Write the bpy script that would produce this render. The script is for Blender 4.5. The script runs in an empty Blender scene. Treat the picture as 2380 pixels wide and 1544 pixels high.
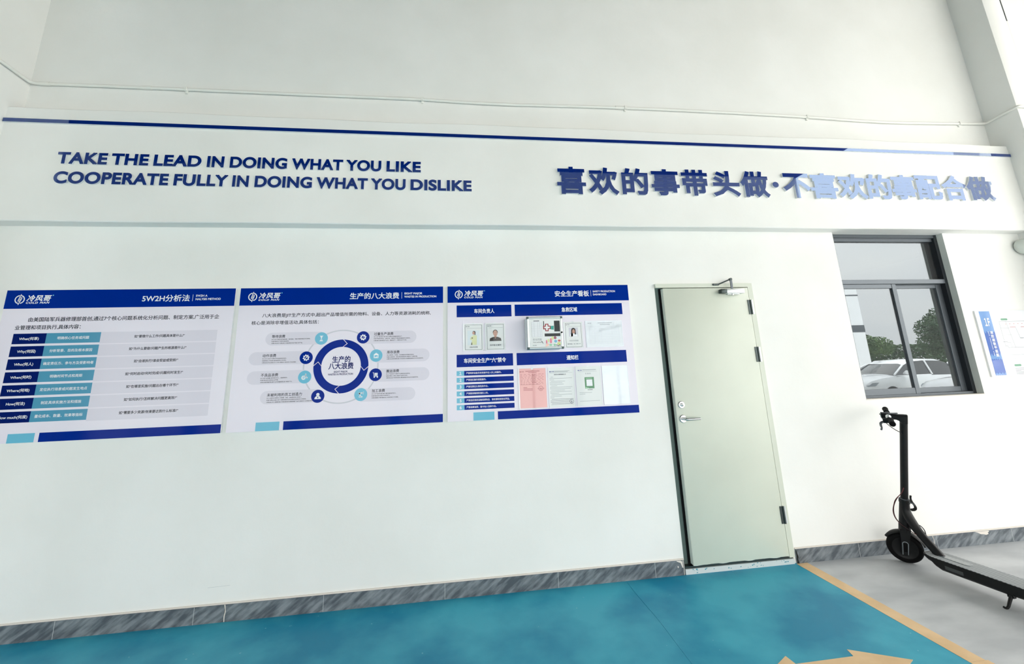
import bpy, bmesh, math, random
import numpy as np
from math import sin, cos, pi, radians, atan2, sqrt, hypot
from mathutils import Vector, Matrix
from mathutils.geometry import delaunay_2d_cdt

S = bpy.context.scene
COL = bpy.context.collection
random.seed(7)

# ------------------------------------------------------------------ camera
cam = bpy.data.cameras.new('camera')
cam_ob = bpy.data.objects.new('camera', cam)
COL.objects.link(cam_ob)
cam.sensor_fit = 'HORIZONTAL'
cam.sensor_width = 36.0
cam.lens = 983.8953 / 2380 * 36.0
cam.shift_y = -130.2335 / 2380
cam.clip_start, cam.clip_end = 0.05, 500
_p, _y, _r = .2181, .1307, -.0344
_F = Vector((sin(_y) * cos(_p), cos(_y) * cos(_p), sin(_p)))
_R0 = Vector((cos(_y), -sin(_y), 0)); _U0 = _R0.cross(_F)
_R = _R0 * cos(_r) + _U0 * sin(_r); _U = -_R0 * sin(_r) + _U0 * cos(_r)
_m = Matrix((_R, _U, -_F)).transposed().to_4x4()
_m.translation = Vector((0, -3.3705, 1.5255))
cam_ob.matrix_world = _m
S.camera = cam_ob

# ------------------------------------------------------------------ colour management
S.view_settings.view_transform = 'Standard'
S.view_settings.look = 'None'
S.view_settings.gamma = 1.0
S.view_settings.use_curve_mapping = False
S.view_settings.exposure = 1.83

# ------------------------------------------------------------------ sky (bright overcast)
SKY_LOW, SKY_HIGH = 1.0, 2.2
world = bpy.data.worlds.new('overcast_sky')
S.world = world
world.use_nodes = True
nt = world.node_tree
for n in list(nt.nodes):
    nt.nodes.remove(n)
wo = nt.nodes.new('ShaderNodeOutputWorld')
bg = nt.nodes.new('ShaderNodeBackground')
tc = nt.nodes.new('ShaderNodeTexCoord')
mp = nt.nodes.new('ShaderNodeMapping'); mp.inputs['Scale'].default_value = (1.2, 1.2, 3.2)
nz = nt.nodes.new('ShaderNodeTexNoise'); nz.inputs['Scale'].default_value = 2.2; nz.inputs['Detail'].default_value = 5
rp = nt.nodes.new('ShaderNodeValToRGB')
rp.color_ramp.elements[0].position = .34; rp.color_ramp.elements[0].color = (.84, .855, .86, 1)
rp.color_ramp.elements[1].position = .66; rp.color_ramp.elements[1].color = (1.0, .98, .93, 1)
nt.links.new(tc.outputs['Generated'], mp.inputs['Vector'])
nt.links.new(mp.outputs['Vector'], nz.inputs['Vector'])
nt.links.new(nz.outputs['Fac'], rp.inputs['Fac'])
nt.links.new(rp.outputs['Color'], bg.inputs['Color'])
sx = nt.nodes.new('ShaderNodeSeparateXYZ'); nt.links.new(tc.outputs['Generated'], sx.inputs['Vector'])
lum = nt.nodes.new('ShaderNodeMapRange')              # overcast sky: the zenith about three times the horizon
lum.inputs['From Min'].default_value = 0.0; lum.inputs['From Max'].default_value = 1.0
lum.inputs['To Min'].default_value = SKY_LOW; lum.inputs['To Max'].default_value = SKY_HIGH
nt.links.new(sx.outputs['Z'], lum.inputs['Value']); nt.links.new(lum.outputs['Result'], bg.inputs['Strength'])
nt.links.new(bg.outputs['Background'], wo.inputs['Surface'])

sun = bpy.data.lights.new('hazy_sun', 'SUN'); sun.energy = 2.6; sun.angle = radians(6); sun.color = (1, .96, .9)
sun_ob = bpy.data.objects.new('hazy_sun', sun); COL.objects.link(sun_ob); sun_ob.location = (20, 20, 30)
sun_ob.rotation_euler = Vector((-.10, -.62, -1)).to_track_quat('-Z', 'Y').to_euler()

# ------------------------------------------------------------------ materials
def srgb(r, g, b):
    f = lambda c: (c / 255 / 12.92) if c <= 10 else ((c / 255 + .055) / 1.055) ** 2.4
    return (f(r), f(g), f(b), 1)

MATS = {}
def mat(name, col, rough=.5, metal=0.0, spec=.5, coat=0.0, coat_rough=.03, ior=1.5):
    m = bpy.data.materials.new(name); m.use_nodes = True
    p = m.node_tree.nodes['Principled BSDF']
    p.inputs['Base Color'].default_value = srgb(*col)
    p.inputs['Roughness'].default_value = rough
    p.inputs['Metallic'].default_value = metal
    p.inputs['Specular IOR Level'].default_value = spec
    p.inputs['Coat Weight'].default_value = coat
    p.inputs['Coat Roughness'].default_value = coat_rough
    p.inputs['IOR'].default_value = ior
    MATS[name] = m
    return m

def noise_col(m, c0, c1, scale, detail=4, stretch=(1, 1, 1), rot=(0, 0, 0), lo=.35, hi=.65, bump=0.0, bscale=None, rough=None, tex=False):
    nt = m.node_tree; p = nt.nodes['Principled BSDF']
    tc = nt.nodes.new('ShaderNodeTexCoord'); mp = nt.nodes.new('ShaderNodeMapping')
    if tex: mp.vector_type = 'TEXTURE'
    mp.inputs['Scale'].default_value = stretch; mp.inputs['Rotation'].default_value = rot
    nz = nt.nodes.new('ShaderNodeTexNoise'); nz.inputs['Scale'].default_value = scale; nz.inputs['Detail'].default_value = detail
    rp = nt.nodes.new('ShaderNodeValToRGB')
    rp.color_ramp.elements[0].position = lo; rp.color_ramp.elements[0].color = srgb(*c0)
    rp.color_ramp.elements[1].position = hi; rp.color_ramp.elements[1].color = srgb(*c1)
    nt.links.new(tc.outputs['Object'], mp.inputs['Vector']); nt.links.new(mp.outputs['Vector'], nz.inputs['Vector'])
    nt.links.new(nz.outputs['Fac'], rp.inputs['Fac']); nt.links.new(rp.outputs['Color'], p.inputs['Base Color'])
    if bump:
        b = nt.nodes.new('ShaderNodeBump'); b.inputs['Strength'].default_value = bump; b.inputs['Distance'].default_value = .01
        n2 = nt.nodes.new('ShaderNodeTexNoise'); n2.inputs['Scale'].default_value = bscale or scale * 6; n2.inputs['Detail'].default_value = 3
        nt.links.new(tc.outputs['Object'], n2.inputs['Vector'])
        nt.links.new(n2.outputs['Fac'], b.inputs['Height']); nt.links.new(b.outputs['Normal'], p.inputs['Normal'])
    if rough:
        mr = nt.nodes.new('ShaderNodeMapRange'); mr.inputs['To Min'].default_value = rough[0]; mr.inputs['To Max'].default_value = rough[1]
        nt.links.new(nz.outputs['Fac'], mr.inputs['Value']); nt.links.new(mr.outputs['Result'], p.inputs['Roughness'])
    return rp

noise_col(mat('plaster', (240, 240, 236), .9, spec=.2), (237, 237, 233), (243, 243, 240), 1.3, bump=.12, bscale=16)
mat('hall_paint', (216, 214, 206), .9)
noise_col(mat('reveal_paint', (230, 232, 226), .7), (226, 229, 223), (234, 236, 230), 4)
noise_col(mat('skirting_stone', (110, 118, 124), .4, spec=.3), (82, 89, 96), (136, 143, 148), 26, 14, (3.2, 1, .7), (0, radians(-36), 0), .38, .66, tex=True)
mat('caulk', (226, 219, 210), .8)
mat('joint_dark', (70, 76, 80), .8)
mat('joint_light', (190, 195, 196), .8)
noise_col(mat('concrete', (176, 176, 178), .6), (178, 181, 184), (204, 206, 208), 2.2, 8, (1, 2.2, 1), bump=.08, rough=(.35, .6))
noise_col(mat('yard_concrete', (190, 190, 186), .85), (176, 176, 172), (198, 198, 194), .6, 6)
noise_col(mat('orange_paint', (230, 194, 146), .55), (224, 188, 140), (236, 202, 156), 6)
mat('sill_paint', (206, 212, 212), .6)
mat('teal_scuff', (60, 140, 158), .6)
mat('navy', (0, 42, 142), .08, spec=.05)
mat('navy_dark', (0, 24, 98), .08, spec=.06)
mat('mirror_navy', (0, 33, 118), .015, ior=2.2)
MATS['mirror_navy'].node_tree.nodes['Principled BSDF'].inputs['Specular Tint'].default_value = (.58, .79, 1, 1)
mat('acrylic_side', (222, 226, 230), .3)
mat('print_white', (238, 240, 244), .15, spec=.3)
mat('print_ground', (236, 230, 241), .15, spec=.3)
mat('print_grey', (222, 217, 229), .15, spec=.3)
mat('print_grey_line', (206, 205, 215), .15, spec=.3)
mat('print_black', (22, 26, 46), .15, spec=.3)
mat('print_teal', (104, 186, 214), .15, spec=.3)
mat('print_teal_dark', (72, 150, 182), .15, spec=.3)
mat('pvc_edge', (236, 238, 240), .5)
noise_col(mat('door_paint', (206, 216, 200), .38, coat=.25, coat_rough=.25), (206, 211, 197), (212, 217, 203), 2, bump=.03, bscale=3)
mat('door_edge', (236, 240, 230), .4)
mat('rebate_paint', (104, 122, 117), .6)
mat('gap_black', (8, 10, 12), .9)
mat('steel', (205, 207, 208), .22, 1.0)
mat('steel_dark', (72, 80, 80), .35, .8)
mat('alu_frame', (98, 104, 110), .38, .55)
mat('alu_dark', (46, 50, 55), .45, .4)
mat('pvc_white', (236, 236, 230), .45)
mat('alu_bright', (214, 220, 220), .3, .6)
mat('corner_plastic', (74, 92, 92), .45)
mat('paper', (228, 231, 231), .5, coat=.4)
mat('paper_pink', (240, 178, 176), .5, coat=.6)
mat('ink_grey', (140, 148, 154), .6)
mat('ink_dark', (60, 68, 84), .6)
mat('ink_red', (176, 96, 96), .6)
mat('green_print', (26, 122, 72), .4, coat=.6)
mat('tape_teal', (40, 158, 146), .4)
mat('cross_red', (178, 42, 58), .4)
mat('window_dark', (34, 42, 46), .25, spec=.3)
mat('acrylic_rim', (226, 230, 234), .15, coat=1)
mat('skin_print', (196, 152, 134), .5, coat=.5)
mat('hair_print', (28, 26, 30), .5, coat=.5)
mat('coat_print', (216, 220, 170), .5, coat=.5)
mat('pale_print', (214, 226, 232), .5, coat=.5)
for n, c in (('drop_pink', (226, 120, 146)), ('drop_wine', (140, 36, 78)), ('drop_blue', (96, 178, 214)), ('drop_lime', (206, 220, 140)), ('drop_red', (196, 62, 60)), ('drop_peach', (240, 190, 176)), ('drop_mint', (140, 196, 160))):
    mat(n, c, .4, coat=.6)
mat('map_blue', (40, 92, 184), .25, coat=.8)
mat('map_light_blue', (96, 146, 210), .25, coat=.8)
mat('map_green', (96, 160, 128), .3, coat=.6)
mat('map_line', (128, 134, 142), .4, coat=.6)
mat('map_red', (196, 112, 112), .4, coat=.6)
noise_col(mat('scooter_black', (9, 10, 12), .45, spec=.3), (7, 8, 10), (13, 14, 16), 40)
mat('scooter_grey', (98, 102, 108), .4, .5)
mat('rubber', (6, 6, 8), .85, spec=.2)
mat('cable_black', (18, 18, 20), .5)
mat('cable_red', (96, 40, 44), .6)
mat('reflector_grey', (120, 128, 132), .25, coat=.6)
mat('badge_grey', (58, 61, 63), .4)
mat('car_white', (240, 242, 244), .25, coat=1)
mat('car_glass', (22, 28, 32), .05, coat=1)
mat('car_lamp', (150, 158, 166), .1, coat=1)
mat('car_black', (18, 20, 22), .5)
mat('bark', (84, 74, 62), .9)
noise_col(mat('leaf', (70, 100, 56), .7), (48, 76, 42), (98, 126, 74), 1.2, 4)
noise_col(mat('leaf_dark', (52, 78, 52), .7), (38, 62, 42), (72, 98, 66), 1.0, 4)
mat('roof_paint', (58, 60, 60), .9)
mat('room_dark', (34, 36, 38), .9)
mat('lamp_body', (206, 212, 206), .4)
mat('lamp_lens', (240, 240, 232), .3)

# rubber deck mat with diagonal ribs
m = mat('deck_mat', (112, 116, 118), .6)
nt = m.node_tree; pr = nt.nodes['Principled BSDF']
tc = nt.nodes.new('ShaderNodeTexCoord'); mp = nt.nodes.new('ShaderNodeMapping'); mp.inputs['Rotation'].default_value = (0, 0, radians(48))
wv = nt.nodes.new('ShaderNodeTexWave'); wv.inputs['Scale'].default_value = 22; wv.wave_profile = 'SIN'
rp = nt.nodes.new('ShaderNodeValToRGB'); rp.color_ramp.elements[0].color = srgb(104, 108, 111); rp.color_ramp.elements[1].color = srgb(186, 190, 192)
rp.color_ramp.elements[0].position = .25; rp.color_ramp.elements[1].position = .7
bp = nt.nodes.new('ShaderNodeBump'); bp.inputs['Strength'].default_value = .5; bp.inputs['Distance'].default_value = .002
nt.links.new(tc.outputs['Object'], mp.inputs['Vector']); nt.links.new(mp.outputs['Vector'], wv.inputs['Vector'])
nt.links.new(wv.outputs['Fac'], rp.inputs['Fac']); nt.links.new(rp.outputs['Color'], pr.inputs['Base Color'])
nt.links.new(wv.outputs['Fac'], bp.inputs['Height']); nt.links.new(bp.outputs['Normal'], pr.inputs['Normal'])

# teal epoxy floor: soft mottling, a seam, specks of wear
m = mat('teal_epoxy', (52, 152, 178), .5, spec=.25)
nt = m.node_tree; pr = nt.nodes['Principled BSDF']
tc = nt.nodes.new('ShaderNodeTexCoord')
n1 = nt.nodes.new('ShaderNodeTexNoise'); n1.inputs['Scale'].default_value = 1.6; n1.inputs['Detail'].default_value = 6
n2 = nt.nodes.new('ShaderNodeTexNoise'); n2.inputs['Scale'].default_value = 26; n2.inputs['Detail'].default_value = 2
r1 = nt.nodes.new('ShaderNodeValToRGB')
r1.color_ramp.elements[0].position = .40; r1.color_ramp.elements[0].color = srgb(8, 134, 170)
r1.color_ramp.elements[1].position = .62; r1.color_ramp.elements[1].color = srgb(66, 172, 196)
r2 = nt.nodes.new('ShaderNodeValToRGB')
r2.color_ramp.elements[0].position = .745; r2.color_ramp.elements[0].color = (0, 0, 0, 1)
r2.color_ramp.elements[1].position = .765; r2.color_ramp.elements[1].color = (1, 1, 1, 1)
mx = nt.nodes.new('ShaderNodeMix'); mx.data_type = 'RGBA'; mx.inputs['B'].default_value = srgb(120, 190, 204)
nt.links.new(tc.outputs['Object'], n1.inputs['Vector']); nt.links.new(tc.outputs['Object'], n2.inputs['Vector'])
nt.links.new(n1.outputs['Fac'], r1.inputs['Fac']); nt.links.new(n2.outputs['Fac'], r2.inputs['Fac'])
nt.links.new(r2.outputs['Color'], mx.inputs['Factor']); nt.links.new(r1.outputs['Color'], mx.inputs['A'])
nt.links.new(mx.outputs['Result'], pr.inputs['Base Color'])
mr = nt.nodes.new('ShaderNodeMapRange'); mr.inputs['To Min'].default_value = .34; mr.inputs['To Max'].default_value = .55
nt.links.new(n1.outputs['Fac'], mr.inputs['Value']); nt.links.new(mr.outputs['Result'], pr.inputs['Roughness'])

# coated window glass: part mirror, part dark tint
def glass_mat(name, tint, refl, rough=0.0, dust=0.0):
    m = bpy.data.materials.new(name); m.use_nodes = True
    nt = m.node_tree
    for n in list(nt.nodes): nt.nodes.remove(n)
    o = nt.nodes.new('ShaderNodeOutputMaterial'); t = nt.nodes.new('ShaderNodeBsdfTransparent'); g = nt.nodes.new('ShaderNodeBsdfGlossy')
    x = nt.nodes.new('ShaderNodeMixShader'); x.inputs[0].default_value = refl
    t.inputs['Color'].default_value = tint; g.inputs['Roughness'].default_value = rough; g.inputs['Color'].default_value = (.90, .96, 1, 1)
    nt.links.new(t.outputs[0], x.inputs[1]); nt.links.new(g.outputs[0], x.inputs[2]); nt.links.new(x.outputs[0], o.inputs['Surface'])
    if dust:                                          # thin film of dust on the pane
        df = nt.nodes.new('ShaderNodeBsdfDiffuse'); x2 = nt.nodes.new('ShaderNodeMixShader'); x2.inputs[0].default_value = dust
        nt.links.new(x.outputs[0], x2.inputs[1]); nt.links.new(df.outputs[0], x2.inputs[2]); nt.links.new(x2.outputs[0], o.inputs['Surface'])
    MATS[name] = m
    return m
glass_mat('window_glass', (.30, .34, .36, 1), .17, dust=.05)
glass_mat('sleeve_film', (.90, .92, .95, 1), .10, .18)
m = MATS['sleeve_film']; nt = m.node_tree
tcx = nt.nodes.new('ShaderNodeTexCoord'); nx = nt.nodes.new('ShaderNodeTexNoise'); nx.inputs['Scale'].default_value = 9
bx_ = nt.nodes.new('ShaderNodeBump'); bx_.inputs['Strength'].default_value = .22; bx_.inputs['Distance'].default_value = .03
nt.links.new(tcx.outputs['Object'], nx.inputs['Vector']); nt.links.new(nx.outputs['Fac'], bx_.inputs['Height'])
for n in nt.nodes:
    if n.type == 'BSDF_GLOSSY': nt.links.new(bx_.outputs['Normal'], n.inputs['Normal'])

# ------------------------------------------------------------------ glyph outlines (built-in font), thickened by a true 2-D offset
_tcu = bpy.data.curves.new('glyph_probe', 'FONT'); _tcu.fill_mode = 'NONE'; _tcu.resolution_u = 3
_tob = bpy.data.objects.new('glyph_probe', _tcu); COL.objects.link(_tob)
def _probe(s):
    _tcu.body = s
    dg = bpy.context.evaluated_depsgraph_get(); dg.update()
    me = bpy.data.meshes.new_from_object(_tob.evaluated_get(dg))
    V = [(v.co.x, v.co.y) for v in me.vertices]; E = [tuple(e.vertices) for e in me.edges]
    bpy.data.meshes.remove(me)
    return V, E
_BARX = max(v[0] for v in _probe('|')[0])
_G = {}
def outline(ch):
    if ch in _G: return _G[ch]
    adv = max(v[0] for v in _probe(ch + '|')[0]) - _BARX
    loops = []
    if ch.strip():
        V, E = _probe(ch)
        nb = {}
        for a, b in E:
            nb.setdefault(a, []).append(b); nb.setdefault(b, []).append(a)
        seen = set()
        for s in nb:
            if s in seen: continue
            lp = [s]; seen.add(s); prev = None; cur = s
            while True:
                nx = [k for k in nb[cur] if k != prev and k not in seen]
                if not nx: break
                prev, cur = cur, nx[0]; seen.add(cur); lp.append(cur)
            pts = [V[i] for i in lp]
            cl = []
            for p in pts:
                if not cl or hypot(p[0] - cl[-1][0], p[1] - cl[-1][1]) > 1e-4: cl.append(p)
            if len(cl) > 2: loops.append(cl)
    _G[ch] = (loops, adv)
    return _G[ch]

def _flag_one():                                   # a numeral 1 with a flag, from the full-width form
    l1, _ = outline('\uff11'); _h = [y for y in outline('H')[0][0]]; cap = max(p[1] for p in _h)
    ys = [p[1] for q in l1 for p in q]; xs = [p[0] for q in l1 for p in q]; k = cap / (max(ys) - min(ys))
    _G['1'] = ([[((p[0] - min(xs)) * k + .07, (p[1] - min(ys)) * k) for p in q] for q in l1], (max(xs) - min(xs)) * k + .16)
_flag_one()
_GT = {}
def glyph(ch, bold=0.0):
    """triangulated glyph at em size 1: (verts, tris, advance)"""
    key = (ch, round(bold, 4))
    if key in _GT: return _GT[key]
    loops, adv = outline(ch)
    if not loops:
        _GT[key] = ([], [], adv); return _GT[key]
    V, F = [], []
    for lp in loops:
        i0 = len(V); V += [Vector(p) for p in lp]; F.append(list(range(i0, i0 + len(lp))))
    nl = len(F)
    if bold > 0:
        for lp in loops:
            n = len(lp)
            for i in range(n):
                a = Vector(lp[i]); b = Vector(lp[(i + 1) % n]); d = (b - a)
                if d.length < 1e-5: continue
                d.normalize(); nrm = Vector((-d.y, d.x)) * bold
                e = d * bold * .98
                i0 = len(V); V += [a - e - nrm, b + e - nrm, b + e + nrm, a - e + nrm]
                F.append([i0, i0 + 1, i0 + 2, i0 + 3])
    vo, eo, fo, _, _, _ = delaunay_2d_cdt(V, [], F, 0, 1e-5, False)
    P = np.array([(v.x, v.y) for v in vo]); T = np.array([tuple(f) for f in fo])
    c = P[T].mean(axis=1)
    par = np.zeros(len(T), int)                       # even-odd test against the outline
    segs = np.array([(lp[i][0], lp[i][1], lp[(i + 1) % len(lp)][0], lp[(i + 1) % len(lp)][1]) for lp in loops for i in range(len(lp))])
    for x0, y0, x1, y1 in segs:
        if y0 == y1: continue
        hit = ((y0 > c[:, 1]) != (y1 > c[:, 1])) & (c[:, 0] < (x1 - x0) * (c[:, 1] - y0) / (y1 - y0) + x0)
        par += hit
    keep = par % 2 == 1
    if bold > 0:                                      # or inside the band of one outline edge
        d = segs[:, 2:] - segs[:, :2]; ln = np.hypot(d[:, 0], d[:, 1]); ok = ln > 1e-5; d = d[ok] / ln[ok, None]; a0 = segs[ok, :2]; ln = ln[ok]
        r = c[:, None, :] - a0[None]
        u = r[..., 0] * d[None, :, 0] + r[..., 1] * d[None, :, 1]; w = -r[..., 0] * d[None, :, 1] + r[..., 1] * d[None, :, 0]
        keep |= ((u > -bold * .98) & (u < ln[None] + bold * .98) & (abs(w) < bold)).any(axis=1)
    tris = [tuple(int(i) for i in t) for t, k in zip(T, keep) if k]
    _GT[key] = ([(v.x, v.y) for v in vo], tris, adv)
    return _GT[key]
_hv = glyph('H')[0]; CAP = max(v[1] for v in _hv)
_zv = glyph('国')[0]; CJ0, CJ1 = min(v[1] for v in _zv), max(v[1] for v in _zv)

# ------------------------------------------------------------------ mesh builder
class MB:
    def __init__(s): s.v, s.f, s.m, s.mats = [], [], [], []
    def mi(s, name):
        if name not in s.mats: s.mats.append(name)
        return s.mats.index(name)
    def add(s, vs, fs, m):
        o = len(s.v); s.v += [tuple(v) for v in vs]; k = s.mi(m)
        for f in fs: s.f.append([o + i for i in f]); s.m.append(k)
    def box(s, x0, x1, y0, y1, z0, z1, m, bev=0):
        if bev:
            return s.bevbox(x0, x1, y0, y1, z0, z1, m, bev)
        vs = [(x, y, z) for z in (z0, z1) for y in (y0, y1) for x in (x0, x1)]
        s.add(vs, [(0, 2, 3, 1), (4, 5, 7, 6), (0, 1, 5, 4), (2, 6, 7, 3), (0, 4, 6, 2), (1, 3, 7, 5)], m)
    def bevbox(s, x0, x1, y0, y1, z0, z1, m, bev):
        bm = bmesh.new(); bmesh.ops.create_cube(bm, size=1)
        for v in bm.verts:
            v.co = ((x0 + x1) / 2 + v.co.x * (x1 - x0), (y0 + y1) / 2 + v.co.y * (y1 - y0), (z0 + z1) / 2 + v.co.z * (z1 - z0))
        bmesh.ops.bevel(bm, geom=list(bm.edges), offset=bev, segments=2, affect='EDGES', profile=.5)
        s.add([v.co[:] for v in bm.verts], [[v.index for v in f.verts] for f in bm.faces], m) if False else s._bm(bm, m)
    def _bm(s, bm, m):
        bm.verts.index_update()
        s.add([v.co[:] for v in bm.verts], [[v.index for v in f.verts] for f in bm.faces], m); bm.free()
    def poly(s, pts, y, m):                       # polygon in the wall plane, pts (x, z) counter-clockwise
        s.add([(p[0], y, p[1]) for p in pts], [tuple(range(len(pts)))], m)
    def rect(s, x0, x1, z0, z1, y, m): s.poly([(x0, z0), (x1, z0), (x1, z1), (x0, z1)], y, m)
    def disc(s, cx, cz, r, y, m, n=40, rz=None):
        s.poly([(cx + r * cos(2 * pi * i / n), cz + (rz or r) * sin(2 * pi * i / n)) for i in range(n)], y, m)
    def arc(s, cx, cz, r0, r1, a0, a1, y, m, n=40):
        vs, fs = [], []
        for i in range(n + 1):
            a = a0 + (a1 - a0) * i / n
            vs += [(cx + r0 * cos(a), y, cz + r0 * sin(a)), (cx + r1 * cos(a), y, cz + r1 * sin(a))]
        for i in range(n): fs.append((2 * i, 2 * i + 1, 2 * i + 3, 2 * i + 2))
        s.add(vs, fs, m)
    def caps(s, x0, x1, z0, z1, y, m, left=True, right=True, n=14):
        r = (z1 - z0) / 2; c = (z0 + z1) / 2; pts = []
        if right: pts += [(x1 - r + r * cos(-pi / 2 + pi * i / n), c + r * sin(-pi / 2 + pi * i / n)) for i in range(n + 1)]
        else: pts += [(x1, z0), (x1, z1)]
        if left: pts += [(x0 + r + r * cos(pi / 2 + pi * i / n), c + r * sin(pi / 2 + pi * i / n)) for i in range(n + 1)]
        else: pts += [(x0, z1), (x0, z0)]
        s.poly(pts, y, m)
    def stroke(s, pts, w, y, m):                  # polyline of width w in the wall plane
        for (a, b) in zip(pts, pts[1:]):
            d = Vector((b[0] - a[0], b[1] - a[1]))
            if d.length < 1e-7: continue
            d.normalize(); n = Vector((-d.y, d.x)) * w / 2; e = d * w * .3
            s.poly([(a[0] - e.x - n.x, a[1] - e.y - n.y), (b[0] + e.x - n.x, b[1] + e.y - n.y), (b[0] + e.x + n.x, b[1] + e.y + n.y), (a[0] - e.x + n.x, a[1] - e.y + n.y)], y, m)
    def text(s, st, x, z, y, m, em=None, fit=None, cap=None, han=None, bold=.0, align='L', shear=0, track=0, sx=1.0):
        """flat text; x, z: left (or centre) and vertical centre"""
        if han: em = han / (CJ1 - CJ0)
        if cap: em = cap / CAP
        gl = [glyph(c, bold) for c in st]
        nat = sum(g[2] + track for g in gl) - track
        if em is None: em = fit / nat
        k = sx * (fit / (nat * em * sx) if fit else 1)
        w = nat * em * k
        x0 = x - (w / 2 if align == 'C' else w if align == 'R' else 0)
        cj = any(ord(c) > 0x2e80 for c in st)
        zc = (CJ0 + CJ1) / 2 if cj else CAP / 2
        pen = 0
        for g in gl:
            if g[0]:
                s.add([(x0 + (pen + vx + shear * (vy - zc)) * em * k, y, z + (vy - zc) * em) for vx, vy in g[0]], g[1], m)
            pen += g[2] + track
        return w
    def cyl(s, p0, p1, r0, m, r1=None, n=20, caps=True):
        r1 = r0 if r1 is None else r1
        p0, p1 = Vector(p0), Vector(p1); d = (p1 - p0).normalized(); a = d.orthogonal().normalized(); b = d.cross(a)
        vs = []
        for p, r in ((p0, r0), (p1, r1)):
            vs += [p + (a * cos(2 * pi * i / n) + b * sin(2 * pi * i / n)) * r for i in range(n)]
        fs = [(i, (i + 1) % n, n + (i + 1) % n, n + i) for i in range(n)]
        if caps: fs += [tuple(range(n - 1, -1, -1)), tuple(range(n, 2 * n))]
        s.add(vs, fs, m)
    def tube(s, pts, r, m, n=12, sub=0, caps=True):
        P = [Vector(p) for p in pts]
        R = list(r) if isinstance(r, (list, tuple)) else [r] * len(P)
        for _ in range(sub):
            Q, RR = [P[0]], [R[0]]
            for i in range(len(P) - 1):
                Q += [P[i].lerp(P[i + 1], .25), P[i].lerp(P[i + 1], .75)]; RR += [R[i] * .75 + R[i + 1] * .25, R[i] * .25 + R[i + 1] * .75]
            Q.append(P[-1]); RR.append(R[-1]); P, R = Q, RR
        up = None; vs = []
        for i, p in enumerate(P):
            d = (P[min(i + 1, len(P) - 1)] - P[max(i - 1, 0)]).normalized()
            a = d.orthogonal().normalized() if up is None else (up - d * up.dot(d)).normalized()
            up = a; b = d.cross(a)
            vs += [p + (a * cos(2 * pi * j / n) + b * sin(2 * pi * j / n)) * R[i] for j in range(n)]
        fs = [(i * n + j, i * n + (j + 1) % n, (i + 1) * n + (j + 1) % n, (i + 1) * n + j) for i in range(len(P) - 1) for j in range(n)]
        if caps: fs += [tuple(range(n - 1, -1, -1)), tuple(range((len(P) - 1) * n, len(P) * n))]
        s.add(vs, fs, m)
    def lathe(s, c, axis, prof, m, n=36):         # prof: (radius, along axis)
        c = Vector(c); d = Vector(axis).normalized(); a = d.orthogonal().normalized(); b = d.cross(a)
        vs = []
        for r, h in prof: vs += [c + d * h + (a * cos(2 * pi * j / n) + b * sin(2 * pi * j / n)) * r for j in range(n)]
        fs = [(i * n + j, i * n + (j + 1) % n, (i + 1) * n + (j + 1) % n, (i + 1) * n + j) for i in range(len(prof) - 1) for j in range(n)]
        s.add(vs, fs, m)
    def loft(s, secs, m, closed=True, caps=True):
        n = len(secs[0]); vs = [p for q in secs for p in q]; fs = []
        for i in range(len(secs) - 1):
            for j in range(n if closed else n - 1):
                fs.append((i * n + j, i * n + (j + 1) % n, (i + 1) * n + (j + 1) % n, (i + 1) * n + j))
        if caps: fs += [tuple(range(n - 1, -1, -1)), tuple(range((len(secs) - 1) * n, len(secs) * n))]
        s.add(vs, fs, m)
    def xform(s, M):
        s.v = [tuple(M @ Vector(v)) for v in s.v]; return s
    def build(s, name, parent=None, smooth=None, solid=True):
        me = bpy.data.meshes.new(name)
        inv = parent_mat(parent).inverted() if parent else Matrix()
        me.from_pydata([inv @ Vector(v) for v in s.v], [], s.f)
        for k in s.mats: me.materials.append(MATS[k])
        for p, k in zip(me.polygons, s.m): p.material_index = k
        if solid:
            bm = bmesh.new(); bm.from_mesh(me); bmesh.ops.recalc_face_normals(bm, faces=bm.faces); bm.to_mesh(me); bm.free()
        if smooth:
            me.shade_smooth(); me.set_sharp_from_angle(angle=radians(smooth))
        me.update()
        o = bpy.data.objects.new(name, me); COL.objects.link(o)
        if parent:
            o.parent = parent; _PM[o.name] = parent_mat(parent)
        return o

_PM = {}
def parent_mat(o):
    return _PM.get(o.name, Matrix())
def tag(o, label, cat, group=None):
    o['label'] = label; o['category'] = cat
    if group: o['group'] = group
    return o
def thing(name, label, cat, loc=(0, 0, 0), rz=0, group=None, kind=None):
    o = bpy.data.objects.new(name, None); o.empty_display_size = .1; COL.objects.link(o)
    o.location = loc; o.rotation_euler = (0, 0, rz)
    _PM[o.name] = Matrix.Translation(Vector(loc)) @ Matrix.Rotation(rz, 4, 'Z')
    if label: tag(o, label, cat, group)
    if kind: o['kind'] = kind
    return o
def struct(o):
    o['kind'] = 'structure'; return o

# ------------------------------------------------------------------ the setting
CL, CR = -3.335, 5.53            # side faces of the two columns
BEAM_Y, BZ0, BZ1 = -.1158, 2.677, 3.580
DOOR = (1.664, 2.553, 0.0, 2.197)
WIN = (3.468, 4.658, 1.175, BZ0)
WALL_X0, WALL_X1, WALL_T, WALL_Z = -8.0, 9.0, .24, 6.6

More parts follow.
